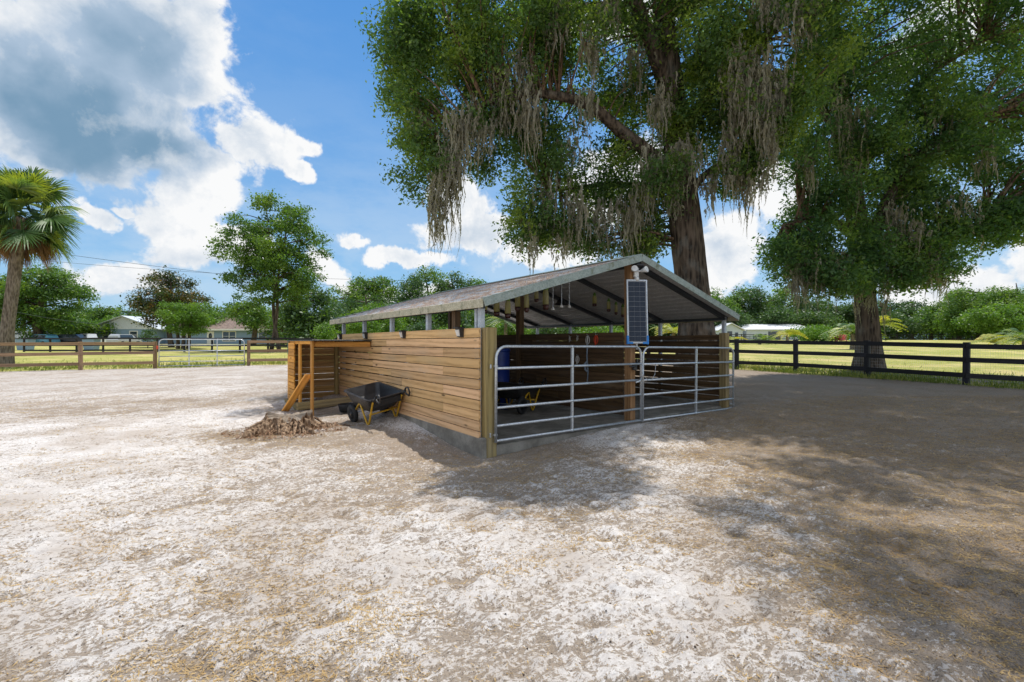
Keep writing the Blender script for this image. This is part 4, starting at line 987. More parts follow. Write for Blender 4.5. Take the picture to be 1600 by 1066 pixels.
# ---- great live oak behind the shed
OY = 15.3; ob = Vector(((1088-800)/F*OY, OY, gz(6.1, OY)-.2))
tm = MB()
tp = [ob, img(1087, 500, OY), img(1080, 430, OY), img(1071, 350, OY), img(1062, 270, OY), img(1050, 170, OY), img(1040, 70, OY-.2), img(1030, -60, OY-.4), img(1020, -220, OY-.6)]
C1, _ = trunk_tube(tm, tp, [.76, .56, .52, .50, .46, .42, .37, .28, .12], 36, .12, .5, 8, 3)
limbs = [([img(1062, 280, OY), img(1010, 235, OY-.3), img(965, 200, OY-.6), img(920, 165, OY-.8), img(860, 148, OY-1), img(795, 150, OY-1.2), img(735, 175, OY-1.2), img(690, 225, OY-1)], [.26, .22, .19, .16, .13, .10, .06, .03]),
         ([img(1048, 150, OY), img(1015, 60, OY-.7), img(985, -10, OY-1.2), img(930, -90, OY-2), img(840, -140, OY-3)], [.30, .24, .20, .13, .05]),
         ([img(1055, 220, OY), img(1110, 150, OY-.5), img(1170, 90, OY-1.2), img(1230, 20, OY-2), img(1300, -60, OY-3)], [.26, .2, .16, .11, .04]),
         ([img(1045, 120, OY), img(1000, 40, OY+.5), img(900, 10, OY+.8), img(780, 30, OY+.5), img(660, 70, OY), img(600, 100, OY-.2)], [.24, .18, .14, .10, .06, .03]),
         ([img(1066, 320, OY), img(1100, 275, OY-.4), img(1140, 250, OY-.7), img(1175, 240, OY-1)], [.16, .11, .07, .03]),
         ([img(1062, 300, OY), img(1000, 290, OY+.7), img(930, 290, OY+1), img(860, 300, OY+1)], [.17, .12, .08, .03]),
         ([img(1030, -60, OY-.4), Vector((6.8, 12.0, 14.8)), Vector((7.2, 9.0, 15.8)), Vector((7.4, 6.0, 15.6))], [.20, .12, .07, .02]),
         ([img(1030, -40, OY-.4), Vector((8.8, 12.0, 14.9)), Vector((11.0, 8.5, 15.8)), Vector((12.0, 5, 15.6))], [.20, .12, .07, .02]),
         ([img(1036, 20, OY-.3), Vector((8.5, 14.0, 13.0)), Vector((12.0, 12.0, 13.5)), Vector((15.5, 10.0, 12.5))], [.26, .18, .12, .04])]
nodes1 = list(C1[20:])
for i, (pts, rad) in enumerate(limbs):
    c_, _ = trunk_tube(tm, pts, rad, 14, .12, 0, 5, 10+i); nodes1 += c_[2:]
lob = [(640, 75, 70, 75, 14.6, 1.8, 26), (720, 50, 100, 90, 14.6, 2.4, 34), (645, 170, 60, 70, 14.6, 1.4, 18), (665, 255, 55, 75, 14.4, 1.2, 17), (735, 150, 80, 80, 14.4, 1.8, 24),
       (810, 80, 110, 110, 15, 2.6, 34), (905, 60, 110, 110, 15, 2.8, 34), (800, 200, 70, 60, 15.5, 1.5, 14), (850, 245, 90, 75, 15.8, 1.8, 24), (830, 345, 62, 60, 15.6, 1.2, 17), (935, 290, 85, 85, 15.8, 1.8, 26),
       (1000, 340, 60, 50, 15.8, 1.2, 13), (985, 180, 90, 110, 15.8, 2.0, 26), (1080, 90, 110, 120, 14.5, 2.6, 34), (1110, 200, 80, 70, 14.6, 1.5, 18), (1150, 130, 80, 110, 14, 2, 26), (1155, 270, 50, 55, 14.4, 1.1, 12),
       (1230, 90, 90, 100, 13.5, 2.2, 26), (1030, 290, 45, 60, 14.4, .8, 9), (930, 380, 60, 22, 16, .8, 6), (890, 365, 50, 35, 16, .9, 9), (1005, 385, 40, 28, 15.8, .7, 7), (1200, 215, 48, 48, 13.6, .9, 11), (1225, 170, 50, 60, 13.5, 1.1, 12), (760, 250, 30, 40, 15.2, .7, 5), (760, -60, 200, 60, 14, 3, 30), (1050, -80, 240, 70, 13, 3.5, 40)]
cl1 = fill_img(lob, 21, .36, .72, 1.3)
# high canopy above the yard (throws the shade on the right-hand ground)
g = np.random.default_rng(5)
def over(tx, ty, z): return (tx+SUNH[0]*z, ty+SUNH[1]*z, z)
ov = []
for _ in range(620):
    tx = g.uniform(1.8, 15); ty = g.uniform(.2, 14.5); z = g.uniform(14.5, 17.0); r_ = g.uniform(.55, .95)
    bd_ = np.interp(ty, [0, 2, 3.4, 4.2, 4.6, 5.2, 6.4, 7.0, 8], [1.5, 1.7, 1.8, 2.0, 2.6, 2.9, 3.3, 2.6, 2.2])+.25*math.sin(ty*3.1)
    if tx-r_*.8 < bd_: continue
    if math.hypot(tx-3.6, ty-6.5) < .9 or math.hypot(tx-4.4, ty-3.7) < .75 or math.hypot((tx-7)/2.5, (ty-16)) < 1: continue
    ov.append((*over(tx, ty, z), r_))
for tx, ty, rr_ in ((-.15, 4.9, .5), (.35, 4.75, .55), (.75, 4.95, .5), (1.15, 5.0, .4), (.1, 5.5, .6), (.8, 5.7, .5), (.5, 6.1, .6), (.0, 5.1, .5), (1.1, 6.5, .5), (1.5, 7.1, .5), (2.3, 7.8, .7), (3.2, 8.3, .8), (-.4, 5.0, .35), (3.8, 8.6, .8), (2.1, 4.05, .3)):
    for _ in range(4): z = g.uniform(13.5, 14.6); ov.append((*over(tx+g.normal(0, .1), ty+g.normal(0, .1), z), rr_))
for _ in range(30):
    cl1.append((g.uniform(1, 12), g.uniform(12.5, 20), g.uniform(12.5, 16), g.uniform(.6, 1.0)))
tw = MB(); twigs(tw, cl1, nodes1, .024, 5); twigs(tw, ov, nodes1, .008, 4)
def join_clouds(a, b): return np.concatenate([a[0], b[0]]), np.concatenate([a[1], b[1]+len(a[0])]), np.concatenate([a[2], b[2]])
oak1 = finish_tree('live_oak', tuple(ob), 'huge live oak draped in moss with thick leaning trunk behind the shed', 'mossy live oaks', tm, join_clouds(leaf_cloud(cl1, 1.4, .125), leaf_cloud(ov, 1.55, .16)), M_['oak_leaf'], M_['oak_bark'])
tw.v = [tuple(Vector(p)-ob) for p in tw.v]; tw.build('branches', M_['limb_bark'], oak1)
ms = []
def mcurt(px, py, Y, lpx, wpx, k): c = img(px, py, Y); ms.append((c.x, c.y, c.z, lpx*.98/F*Y, wpx/F*Y, int(k*1.7)))
for a in [(680, 300, 14, 90, 16, 40), (705, 255, 13.9, 130, 22, 70), (690, 330, 13.9, 60, 14, 24), (712, 200, 13.6, 90, 20, 46), (730, 190, 13.7, 80, 30, 46), (752, 200, 14, 70, 22, 30), (782, 110, 14, 90, 22, 40), (790, 160, 14.2, 60, 25, 34), (828, 160, 14, 90, 28, 60), (815, 90, 13.8, 70, 22, 34),
          (870, 20, 13.5, 60, 26, 40), (925, 60, 13.6, 80, 24, 46), (915, 160, 14, 60, 20, 26), (945, 10, 13.4, 60, 30, 40), (990, 90, 14.6, 70, 26, 36), (850, 300, 15, 70, 24, 36), (900, 320, 15, 80, 28, 44), (940, 340, 15.2, 70, 30, 44), (985, 330, 14.9, 90, 30, 56), (830, 370, 15, 50, 18, 22), (880, 370, 15.2, 45, 24, 26),
          (1015, 260, 14.2, 90, 26, 46), (1045, 250, 14.3, 80, 20, 40), (1030, 150, 14.2, 80, 20, 36), (1075, 240, 14.1, 70, 24, 40), (1055, 300, 14.4, 40, 14, 20), (1150, 95, 12.9, 90, 26, 70), (1180, 110, 12.9, 110, 30, 90), (1205, 140, 12.9, 90, 26, 70), (1225, 120, 12.8, 80, 22, 50), (1165, 150, 13, 70, 24, 46), (1195, 200, 12.9, 60, 14, 26), (1145, 200, 13.6, 60, 16, 30),
          (1140, 240, 13.8, 90, 20, 46), (1165, 270, 13.8, 90, 16, 36), (1190, 260, 13.5, 50, 14, 20), (1110, 290, 14.2, 50, 18, 22), (1210, 220, 13, 70, 10, 18), (1245, 20, 12, 60, 30, 50), (1195, 0, 12.4, 60, 22, 34), (1270, 0, 12, 70, 20, 30), (960, 385, 15.6, 35, 30, 24), (1010, 370, 15.5, 40, 22, 22), (650, 200, 14, 40, 14, 12), (890, 220, 14.8, 60, 20, 24)]: mcurt(*a)
mo = moss('hanging_moss', ms, oak1, ob, 4)

# ---- second live oak beside the right fence
TY = 18.3; tb = Vector(((1357-800)/F*TY, TY, gz(14.1, TY)-.15)); tm = MB()
tp = [tb, img(1356, 540, TY), img(1352, 470, TY), img(1345, 400, TY), img(1335, 320, TY), img(1322, 230, TY), img(1310, 130, TY), img(1300, 20, TY), img(1290, -120, TY)]
C2, _ = trunk_tube(tm, tp, [.54, .41, .385, .37, .35, .32, .29, .23, .1], 34, .14, .8, 8, 8)
limbs = [([img(1350, 410, TY), img(1372, 350, TY-.3), img(1400, 290, TY-.6), img(1450, 230, TY-1), img(1520, 190, TY-1.3)], [.32, .26, .2, .13, .05]),
         ([img(1345, 380, TY), img(1310, 350, TY-.5), img(1270, 340, TY-.8), img(1225, 350, TY-1)], [.2, .14, .09, .03]),
         ([img(1330, 280, TY), img(1390, 200, TY+.2), img(1450, 120, TY), img(1540, 60, TY-.5)], [.25, .19, .13, .05]),
         ([img(1325, 240, TY), img(1290, 180, TY-.6), img(1255, 110, TY-1)], [.2, .13, .05]),
         ([img(1352, 420, TY), img(1420, 370, TY-.4), img(1480, 370, TY-.8), img(1540, 350, TY-1)], [.2, .15, .1, .04])]
nodes2 = list(C2[24:])
for i, (pts, rad) in enumerate(limbs):
    c_, _ = trunk_tube(tm, pts, rad, 14, .12, 0, 5, 30+i); nodes2 += c_[2:]
lob = [(1580, 345, 55, 45, 17.0, 1.2, 13), (1640, 330, 50, 70, 16.8, 1.4, 12), (1250, 250, 45, 55, 17, 1, 9), (1300, 435, 50, 34, 16.8, 1.0, 10), (1340, 425, 45, 45, 16.9, .8, 10), (1400, 425, 50, 45, 17.2, 1, 12), (1425, 390, 60, 50, 17.2, 1.2, 12), (1262, 400, 68, 66, 17.2, 1.6, 24), (1215, 395, 40, 28, 17.0, .8, 6), (1300, 320, 75, 75, 17.4, 1.8, 24), (1345, 390, 45, 60, 17, .8, 9), (1330, 220, 85, 90, 17.4, 2.2, 30), (1290, 110, 80, 90, 17.6, 2.2, 26), (1400, 100, 110, 110, 18, 3, 36), (1520, 70, 130, 110, 18, 3, 40),
       (1430, 230, 90, 90, 17.8, 2.4, 30), (1530, 220, 110, 100, 17.6, 2.6, 36), (1600, 280, 60, 90, 17.2, 2.0, 16), (1450, 340, 80, 60, 17.4, 1.8, 22), (1450, 415, 60, 45, 17.4, 1.2, 13), (1530, 355, 75, 45, 17.2, 1.6, 15), (1400, 300, 50, 60, 18, 1, 12),
       (1640, 150, 100, 140, 17.6, 2.5, 22), (1350, -40, 220, 60, 17.5, 3, 34), (1560, -60, 160, 60, 17, 3, 22)]
cl2 = fill_img(lob, 33, .38, .8, 1.3)
tw = MB(); twigs(tw, cl2, nodes2, .026, 5)
oak2 = finish_tree('live_oak', tuple(tb), 'mossy live oak with dark forked trunk standing behind the right fence', 'mossy live oaks', tm, leaf_cloud(cl2, 1.4, .14), M_['oak_leaf_b'], M_['oak_bark'])
tw.v = [tuple(Vector(p)-tb) for p in tw.v]; tw.build('branches', M_['limb_bark'], oak2)
ms = []
for a in [(1255, 400, 16.6, 80, 22, 50), (1245, 440, 16.5, 60, 16, 26), (1290, 420, 16.6, 60, 24, 36), (1310, 410, 16.8, 80, 16, 30), (1340, 440, 17.1, 70, 14, 14), (1360, 462, 17.4, 36, 16, 16), (1385, 445, 17.2, 60, 10, 12), (1320, 180, 16.6, 80, 26, 50), (1345, 190, 16.8, 70, 20, 34), (1330, 260, 16.9, 60, 20, 26),
          (1265, 250, 16.4, 60, 16, 20), (1400, 330, 17, 70, 18, 26), (1430, 360, 16.8, 60, 24, 30), (1450, 400, 16.8, 60, 24, 34), (1475, 420, 16.9, 60, 18, 24), (1490, 310, 16.6, 50, 24, 24), (1520, 330, 16.6, 45, 20, 18), (1540, 240, 16.3, 50, 22, 18), (1385, 380, 17.2, 90, 10, 20), (1300, 120, 16.8, 60, 24, 26), (1460, 180, 16.6, 50, 22, 16)]: mcurt(*a)
mo = moss('hanging_moss', ms, oak2, tb, 9)

# ---- generic background tree
def bg_tree(px, ytop, wpx, Y, leafm, label, name='broadleaf_tree', group=None, ybot=None, size=None, n=26, per=30, trunk=.2, seed=0, rfac=.30, flat=.8, trunks=1, shape='round', barkm=None, cat='tree'):
    g = np.random.default_rng(seed+int(px)*7); base = at(px, Y); top = EYE+(HOR-ytop)/F*Y; H = top-base.z; R_ = wpx/F*Y/2
    zb = base.z + (H*.22 if ybot is None else max(.2, EYE+(HOR-ybot)/F*Y-base.z))
    cz = (top+zb)/2; hz = (top-zb)/2; size = size or max(.16, Y*.0052)
    cl = []
    for i in range(n):
        d = unit(g.normal(0, 1, (1, 3)))[0]*g.random()**.33
        rs = R_*rfac*g.uniform(.65, 1.25); wx = 1.0
        if shape == 'open': wx = .9 + .3*max(0, d[2])
        cl.append((base.x+d[0]*(R_-rs*.8)*wx, base.y+d[1]*(R_-rs*.8)*.9, cz+d[2]*max(.2, hz-rs*flat*.9), rs))
    tmb = MB(); nd = []
    for k in range(trunks):
        o_ = Vector(((k-(trunks-1)/2)*R_*.16, 0, 0)); pts = [base+o_+Vector((0, 0, -.2)), base+o_+Vector((g.normal(0, .03)*H, 0, H*.3)), base+o_*1.6+Vector((g.normal(0, .03)*H, 0, H*.6)), base+o_*2+Vector((g.normal(0, .04)*H, 0, H*.88))]
        c_, _ = trunk_tube(tmb, pts, [trunk, trunk*.8, trunk*.55, trunk*.15], 10, .08, .3, 4, k); nd += c_[4:]
    twigs(tmb, cl, nd, trunk*.16, 4)
    return finish_tree(name, tuple(base), label, group, tmb, leaf_cloud(cl, per/30*2.1, size*.85, .6, .35, flat, 1.1), leafm, barkm or M_['far_bark'], cat)
LM, LD, LB = M_['leaf_mid'], M_['leaf_dark'], M_['leaf_bright']
# left side, near to far
bg_tree(430, 300, 172, 44, LM, 'tall open crowned tree with two dark trunks between the house and the shed', ybot=498, n=135, per=32, trunk=.17, rfac=.155, trunks=2, size=.26, flat=.6)
bg_tree(286, 465, 100, 52, LB, 'low bright green spreading tree in front of the blue house door', ybot=528, n=34, per=34, trunk=.18, rfac=.24, trunks=3, size=.2, flat=.5)
bg_tree(268, 419, 115, 60, M_['magnolia'], 'magnolia with rusty brown leaf undersides beside the blue house', name='magnolia_tree', ybot=520, n=52, per=36, trunk=.3, rfac=.22, size=.32, flat=.7)
bg_tree(508, 500, 48, 38, LB, 'small round bright green tree behind the left end of the shed roof', name='small_tree', ybot=536, n=18, per=36, trunk=.08, rfac=.28, size=.17, flat=.6)
bg_tree(62, 408, 150, 74, LM, 'broad layered dark green tree behind the palm trunk and parked vehicles', ybot=535, n=70, per=32, trunk=.6, rfac=.22, size=.42, flat=.5)
bg_tree(15, 425, 90, 84, LD, 'dark tree at the left edge behind the palm', ybot=535, n=34, per=30, trunk=.4, rfac=.26, size=.45)
bg_tree(480, 440, 95, 62, LD, 'dark rounded oak right behind the tall two trunk tree', ybot=530, n=44, per=32, trunk=.4, rfac=.25, size=.36)
bg_tree(395, 470, 90, 70, LM, 'mid green tree above the brown roof of the blue house', ybot=520, n=30, per=32, trunk=.4, rfac=.26, size=.38)
bg_tree(588, 470, 100, 34, LB, 'light green tree seen between the roof posts behind the plank wall', ybot=540, n=34, per=30, trunk=.1, rfac=.25, size=.17)
bg_tree(705, 505, 50, 26, LB, 'small leafy bush tree peeping over the plank wall by the wooden post', ybot=540, n=20, per=26, trunk=.06, rfac=.28, size=.12, name='small_tree')
bg_tree(665, 500, 80, 42, M_['leaf_dark'], 'dark green shrubby tree behind the middle of the plank wall', ybot=545, n=26, per=30, trunk=.12, rfac=.28, size=.2, name='small_tree')
forest = [(120, 470, 90, 96, 0), (158, 466, 70, 92, 1), (200, 478, 80, 100, 0), (140, 496, 100, 84, 1), (190, 492, 90, 86, 2), (228, 484, 60, 92, 0), (330, 470, 90, 90, 1), (365, 455, 70, 100, 0), (440, 468, 80, 84, 1),
          (520, 470, 70, 78, 0), (548, 436, 90, 84, 1), (590, 418, 100, 88, 1), (575, 450, 80, 70, 0), (640, 425, 90, 80, 0), (672, 408, 110, 92, 1), (715, 420, 90, 88, 0), (745, 430, 80, 94, 1), (620, 470, 110, 62, 2), (690, 465, 110, 60, 0), (760, 470, 90, 66, 1), (545, 490, 90, 58, 2),
          (800, 455, 90, 84, 0), (850, 470, 100, 70, 1), (905, 475, 100, 80, 2), (800, 500, 80, 48, 2), (865, 503, 70, 46, 0), (940, 505, 80, 50, 2), (960, 470, 100, 92, 1), (1010, 480, 90, 96, 0), (1055, 470, 90, 100, 1)]
kinds = [(LD, 'dark green'), (LM, 'mid green'), (LB, 'lighter green')]
where = lambda px: 'left of the magnolia behind the parked vehicles' if px < 250 else 'behind the blue house' if px < 460 else 'rising above the shed roof' if px < 770 else 'seen under the shed roof behind the stalls'
for i, (px, yt, wp, Y, k) in enumerate(forest):
    bg_tree(px, yt, wp, Y, kinds[k][0], f'{kinds[k][1]} woodland tree {where(px)}', group=f'{kinds[k][1]} woodland trees {where(px)}', ybot=min(545, 528+14*(60/Y)), n=34, per=30, trunk=.35, rfac=.27, size=.0052*Y, seed=i, flat=.75)
right = [(1105, 450, 90, 128, 1), (1150, 443, 80, 134, 1), (1185, 438, 90, 130, 0), (1225, 446, 80, 136, 1), (1265, 452, 80, 130, 0), (1300, 462, 80, 138, 0), (1335, 470, 80, 132, 0), (1385, 462, 90, 136, 0), (1425, 468, 80, 130, 0),
         (1455, 478, 70, 122, 1), (1130, 476, 80, 122, 0), (1210, 478, 90, 124, 0), (1270, 485, 90, 122, 0), (1400, 490, 90, 120, 0), (1490, 452, 90, 110, 1), (1530, 440, 110, 98, 1), (1590, 430, 120, 90, 1), (1560, 470, 110, 84, 2), (1640, 450, 120, 88, 1), (1500, 490, 70, 100, 2)]
for i, (px, yt, wp, Y, k) in enumerate(right):
    wh_ = 'beyond the white barn across the right field' if px < 1320 else 'beyond the far fence right of the mossy trunk' if px < 1475 else 'at the far right beyond the field fence'
    bg_tree(px, yt, wp, Y, kinds[k][0], f'{kinds[k][1]} tree {wh_}', group=f'{kinds[k][1]} trees {wh_}', ybot=528, n=36, per=30, trunk=.4, rfac=.26, size=.0048*Y, seed=100+i, flat=.7)

# ---- palms
def blade(mb_v, mb_q, mb_t, pts, widths, nrm, tone):
    b = len(mb_v)
    for p, w_ in zip(pts, widths): mb_v.append(p-nrm*w_); mb_v.append(p+nrm*w_)
    for i in range(len(pts)-1): mb_q.append((b+2*i, b+2*i+1, b+2*i+3, b+2*i+2))
    mb_t.extend([tone]*(2*len(pts)))
def fan_frond(buf, o, az_, el_, pet, rad, nseg=26, spread=150, droop=.5, tone=.5, g=None):
    v, q, t = buf; o = np.array(o); d = np.array([math.cos(az_)*math.cos(el_), math.sin(az_)*math.cos(el_), math.sin(el_)]); s_ = np.array([-math.sin(az_), math.cos(az_), 0]); u_ = np.cross(d, s_); rl = g.normal(0, .75); s_, u_ = s_*math.cos(rl)+u_*math.sin(rl), u_*math.cos(rl)-s_*math.sin(rl)
    p = [o+d*pet*k/4+np.array([0, 0, -.10*pet*(k/4)**2]) for k in range(5)]; blade(v, q, t, p, [.022]*5, s_, tone); hub = p[-1]
    for i in range(nseg):
        a = R(-spread/2+spread*i/(nseg-1)); dd = d*math.cos(a)+s_*math.sin(a); L = rad*(.72+.28*math.cos(a))*g.uniform(.9, 1.08); up = u_*.18*abs(math.sin(a))
        dd = dd+up; m_ = 5; pts = []
        for k in range(m_): f = k/(m_-1); pts.append(hub+dd*L*f+np.array([0, 0, -droop*L*f**2.6])+g.normal(0, .01, 3))
        side = np.cross(dd, u_); side = side/np.linalg.norm(side); wn = side*.8+u_*g.choice([-.5, .5]); blade(v, q, t, pts, [.014, .034, .036, .022, .003], wn, float(np.clip(tone+g.normal(0, .12), 0, 1)))
def build_buf(name, buf, mat, parent, L):
    v, q, t = buf; np_mesh(name, np.array(v)-np.array(L), np.array(q), mat, parent, attrs={'tone': np.array(t)})
g = np.random.default_rng(2)
PY = 22.3; pb = at(7, PY); L = tuple(pb); head = img(32, 340, PY)
o = empty('cabbage_palm', L, 0, 'tall fan leaved palm with hanging dead fronds at the left edge of the photo', 'palm tree')
mb = MB(); trunk_tube(mb, [Vector((0, 0, -.1)), (head-pb)*.3+Vector((-.05, 0, 0)), (head-pb)*.65, (head-pb)], [.30, .255, .25, .26], 24, .10, .35, 10, 5); mb.build('trunk', M_['palm_bark'], o)
live = ([], [], []); dead = ([], [], [])
for i in range(110):
    e = R(g.uniform(-45, 82)); a = g.random()*6.283; fan_frond(live, np.array(head)+np.array([0, 0, .25+.3*math.sin(e)]), a, e, g.uniform(.45, 1.6), g.uniform(1.05, 1.45), 30, 190, g.uniform(.15, .5), g.random(), g)
for i in range(26):
    e = R(g.uniform(-78, -30)); a = g.random()*6.283; fan_frond(dead, np.array(head)+np.array([0, 0, .0]), a, e, g.uniform(.7, 1.3), g.uniform(.6, 1.0), 20, 90, g.uniform(.3, .8), g.random(), g)
build_buf('fronds', live, M_['palm_leaf'], o, L); build_buf('dead_fronds', dead, M_['palm_dead'], o, L)
def feather_palm(px, Y, ht, fl, label, mat, n=22, group='young feather palms in the right field', seed=0, trunk_h=None):
    g = np.random.default_rng(seed); b = at(px, Y); L = tuple(b); o = empty('feather_palm', L, 0, label, 'palm tree', group); th_ = trunk_h if trunk_h is not None else ht*.35
    mb = MB(); trunk_tube(mb, [Vector((0, 0, -.1)), Vector((.02, 0, th_*.5)), Vector((0, 0, th_))], [.22, .19, .15], 12, .15, .3, 4, 2); mb.build('trunk', M_['palm_bark'], o)
    buf = ([], [], [])
    for i in range(n):
        a = i*2.4+g.random()*.5; e = R(g.uniform(10, 78)); o0 = np.array([b.x, b.y, b.z+th_]); dh = np.array([math.cos(a), math.sin(a), 0]); s_ = np.array([-math.sin(a), math.cos(a), 0]); Lf = fl*g.uniform(.75, 1.1); tn = g.random()
        path = []
        for k in range(12): f = k/11; path.append(o0+dh*Lf*f*math.cos(e)*(1+.2*f)+np.array([0, 0, Lf*(f*math.sin(e)-.62*f*f)]))
        blade(*buf, path, [.03]*12, s_, tn)
        for k in range(1, 12):
            for sg in (-1, 1):
                for h_ in (0,):
                    p = path[k]*(1-h_)+path[k-1]*h_; l = Lf*.30*math.sin(math.pi*min(1, (k+.5)/12.5))+.08; dd = s_*sg*.8+dh*.5+np.array([0, 0, .15]); pts = [p, p+dd*l*.5, p+dd*l+np.array([0, 0, -.3*l])]
                    blade(*buf, pts, [.035, .04, .006], np.cross(dd, [0, 0, 1])*.6+np.array([0, 0, .5]), float(np.clip(tn+g.normal(0, .1), 0, 1)))
    build_buf('fronds', buf, mat, o, L)
PL, PY_ = M_['palm_leaf'], M_['palm_yellow']
feather_palm(1147, 60, 1.6, 1.9, 'yellow green young palm at the near end of the far field by the barn gable', PY_, seed=1, trunk_h=.3)
feather_palm(1187, 62, 2.0, 2.3, 'low bushy young palm in front of the white barn', PL, seed=2, trunk_h=.5)
feather_palm(1230, 64, 2.6, 2.5, 'young palm with pale trunk right of the white barn', PY_, seed=3, trunk_h=1.2)
feather_palm(1332, 44, 3.0, 2.9, 'larger silvery young palm just left of the second oak trunk', PL, n=28, seed=4, trunk_h=1.5)
feather_palm(1372, 42, 2.8, 2.2, 'leaning palm with orange yellow fronds just right of the second oak trunk', PY_, n=18, seed=5, trunk_h=2.2)
feather_palm(1556, 50, 1.5, 2.7, 'low yellow green palm in the field at the right', PY_, n=28, seed=6, trunk_h=.4)
feather_palm(1600, 44, 2.4, 2.7, 'green palm at the right edge of the photo', PL, n=26, seed=7, trunk_h=.9)
feather_palm(790, 46, 3.8, 2.6, 'palm with brown trunk seen behind the left stall under the roof', PL, n=26, seed=8, trunk_h=2.6, group='palms behind the shed')
feather_palm(1052, 40, 2.8, 2.2, 'light green palm seen beside the great oak trunk under the roof', PY_, n=22, seed=9, trunk_h=1.6, group='palms behind the shed')
def shrub(px, Y, w_, h_, mat, label, name='shrub', size=.12, n=14, cat='shrub', group=None, stem=True):
    b = at(px, Y); cl = [(b.x+rng.normal(0, w_*.28), b.y+rng.normal(0, w_*.25), b.z+h_*rng.uniform(.3, .85), w_*.22) for _ in range(n)]
    mb = MB(); trunk_tube(mb, [b-Vector((0, 0, .1)), b+Vector((0, 0, h_*.3)), b+Vector((.02, 0, h_*.6))], [.06, .05, .02], 6, .1, 0, 3); 
    return finish_tree(name, tuple(b), label, group, mb, leaf_cloud(cl, 1.4, size, .6), mat, M_['far_bark'], cat)
shrub(1272, 84, 6.5, 2.2, LB, 'long bright green hedge shrub beside the white barn', size=.3, n=30)
shrub(1308, 82, 3.2, 1.9, M_['flower'], 'pink flowering shrub left of the second oak trunk', name='flowering_shrub', size=.25, n=12)
shrub(231, 55, 1.6, 2.6, LD, 'dark conical shrub at the corner of the blue house', size=.16, n=16)

# ---- blue house
def hbox(mb, x0, x1, y0, y1, z0, z1): mb.box(((x0+x1)/2, (y0+y1)/2, (z0+z1)/2), (x1-x0, y1-y0, z1-z0)); return mb
HY = 84; hz0 = gz(-60, HY)+.0
m, n, out = mk('blue_siding'); t = n.new('ShaderNodeTexCoord').outputs['Object']; sz = n.new('ShaderNodeSeparateXYZ'); n.set(sz.inputs[0], t)
lap = n.m('FRACT', n.m('MULTIPLY', sz.outputs[2], 5)); col = n.mix(n.m('MULTIPLY', n.sm(lap, .0, .2, 1, 0), .4), (.22, .32, .46), (.10, .15, .22)); princ(n, out, col, .7, 0, lap, .01); M_['siding'] = m
M_['shingle'] = concrete('brown_shingles', (.16, .115, .095), (.27, .205, .17)); M_['metal_roof'] = galv('pale_metal_roof', (.50, .55, .60), (.62, .66, .70), .5, .2)
M_['gable'] = simple('grey_gable_board', (.60, .64, .70), .7, 0, .1, 2)
mg, n, out = mk('window_glass'); princ(n, out, (.03, .045, .06), .08, spec=.7); M_['glass'] = mg
hx = lambda px: (px-800)/F*HY
house = empty('blue_house', (hx(290), HY, hz0), 0, 'long blue single storey house with brown roof beyond the left lawn', 'house')
ox = hx(290)
mb = MB(); hbox(mb, hx(158)-ox, hx(250)-ox, -1.5, 8, -.3, 2.75); hbox(mb, hx(250)-ox+.003, hx(425)-ox, 1.2, 8, -.3, 2.65); mb.build('walls', M_['siding'], house)
# left wing : gable facing the camera
gx0, gx1, gxm = hx(147)-ox, hx(262)-ox, hx(200)-ox
mb = MB(); ev, pk = 2.7, 5.0
mb.add([(gx0+.8, -1.55, ev), (gx1-.8, -1.55, ev), ((gx0+gx1)/2, -1.55, pk-.05), (gx0+.8, -1.40, ev), (gx1-.8, -1.40, ev), ((gx0+gx1)/2, -1.40, pk-.05)], [(0, 1, 2), (3, 5, 4), (0, 3, 4, 1), (1, 4, 5, 2), (2, 5, 3, 0)]); mb.build('gable', M_['gable'], house)
mb = MB(); gm = (gx0+gx1)/2
for a, b in ((gx0, gm), (gm, gx1)):
    za, zb = (ev-.1, pk) if a == gx0 else (pk, ev-.1)
    mb.add([(a, -2.1, za), (b, -2.1, zb), (b, 9, zb), (a, 9, za), (a, -2.1, za+.12), (b, -2.1, zb+.12), (b, 9, zb+.12), (a, 9, za+.12)], [(0, 3, 2, 1), (4, 5, 6, 7), (0, 1, 5, 4), (1, 2, 6, 5), (2, 3, 7, 6), (3, 0, 4, 7)])
mb.build('roof', M_['metal_roof'], house, 'pale grey gable roof')
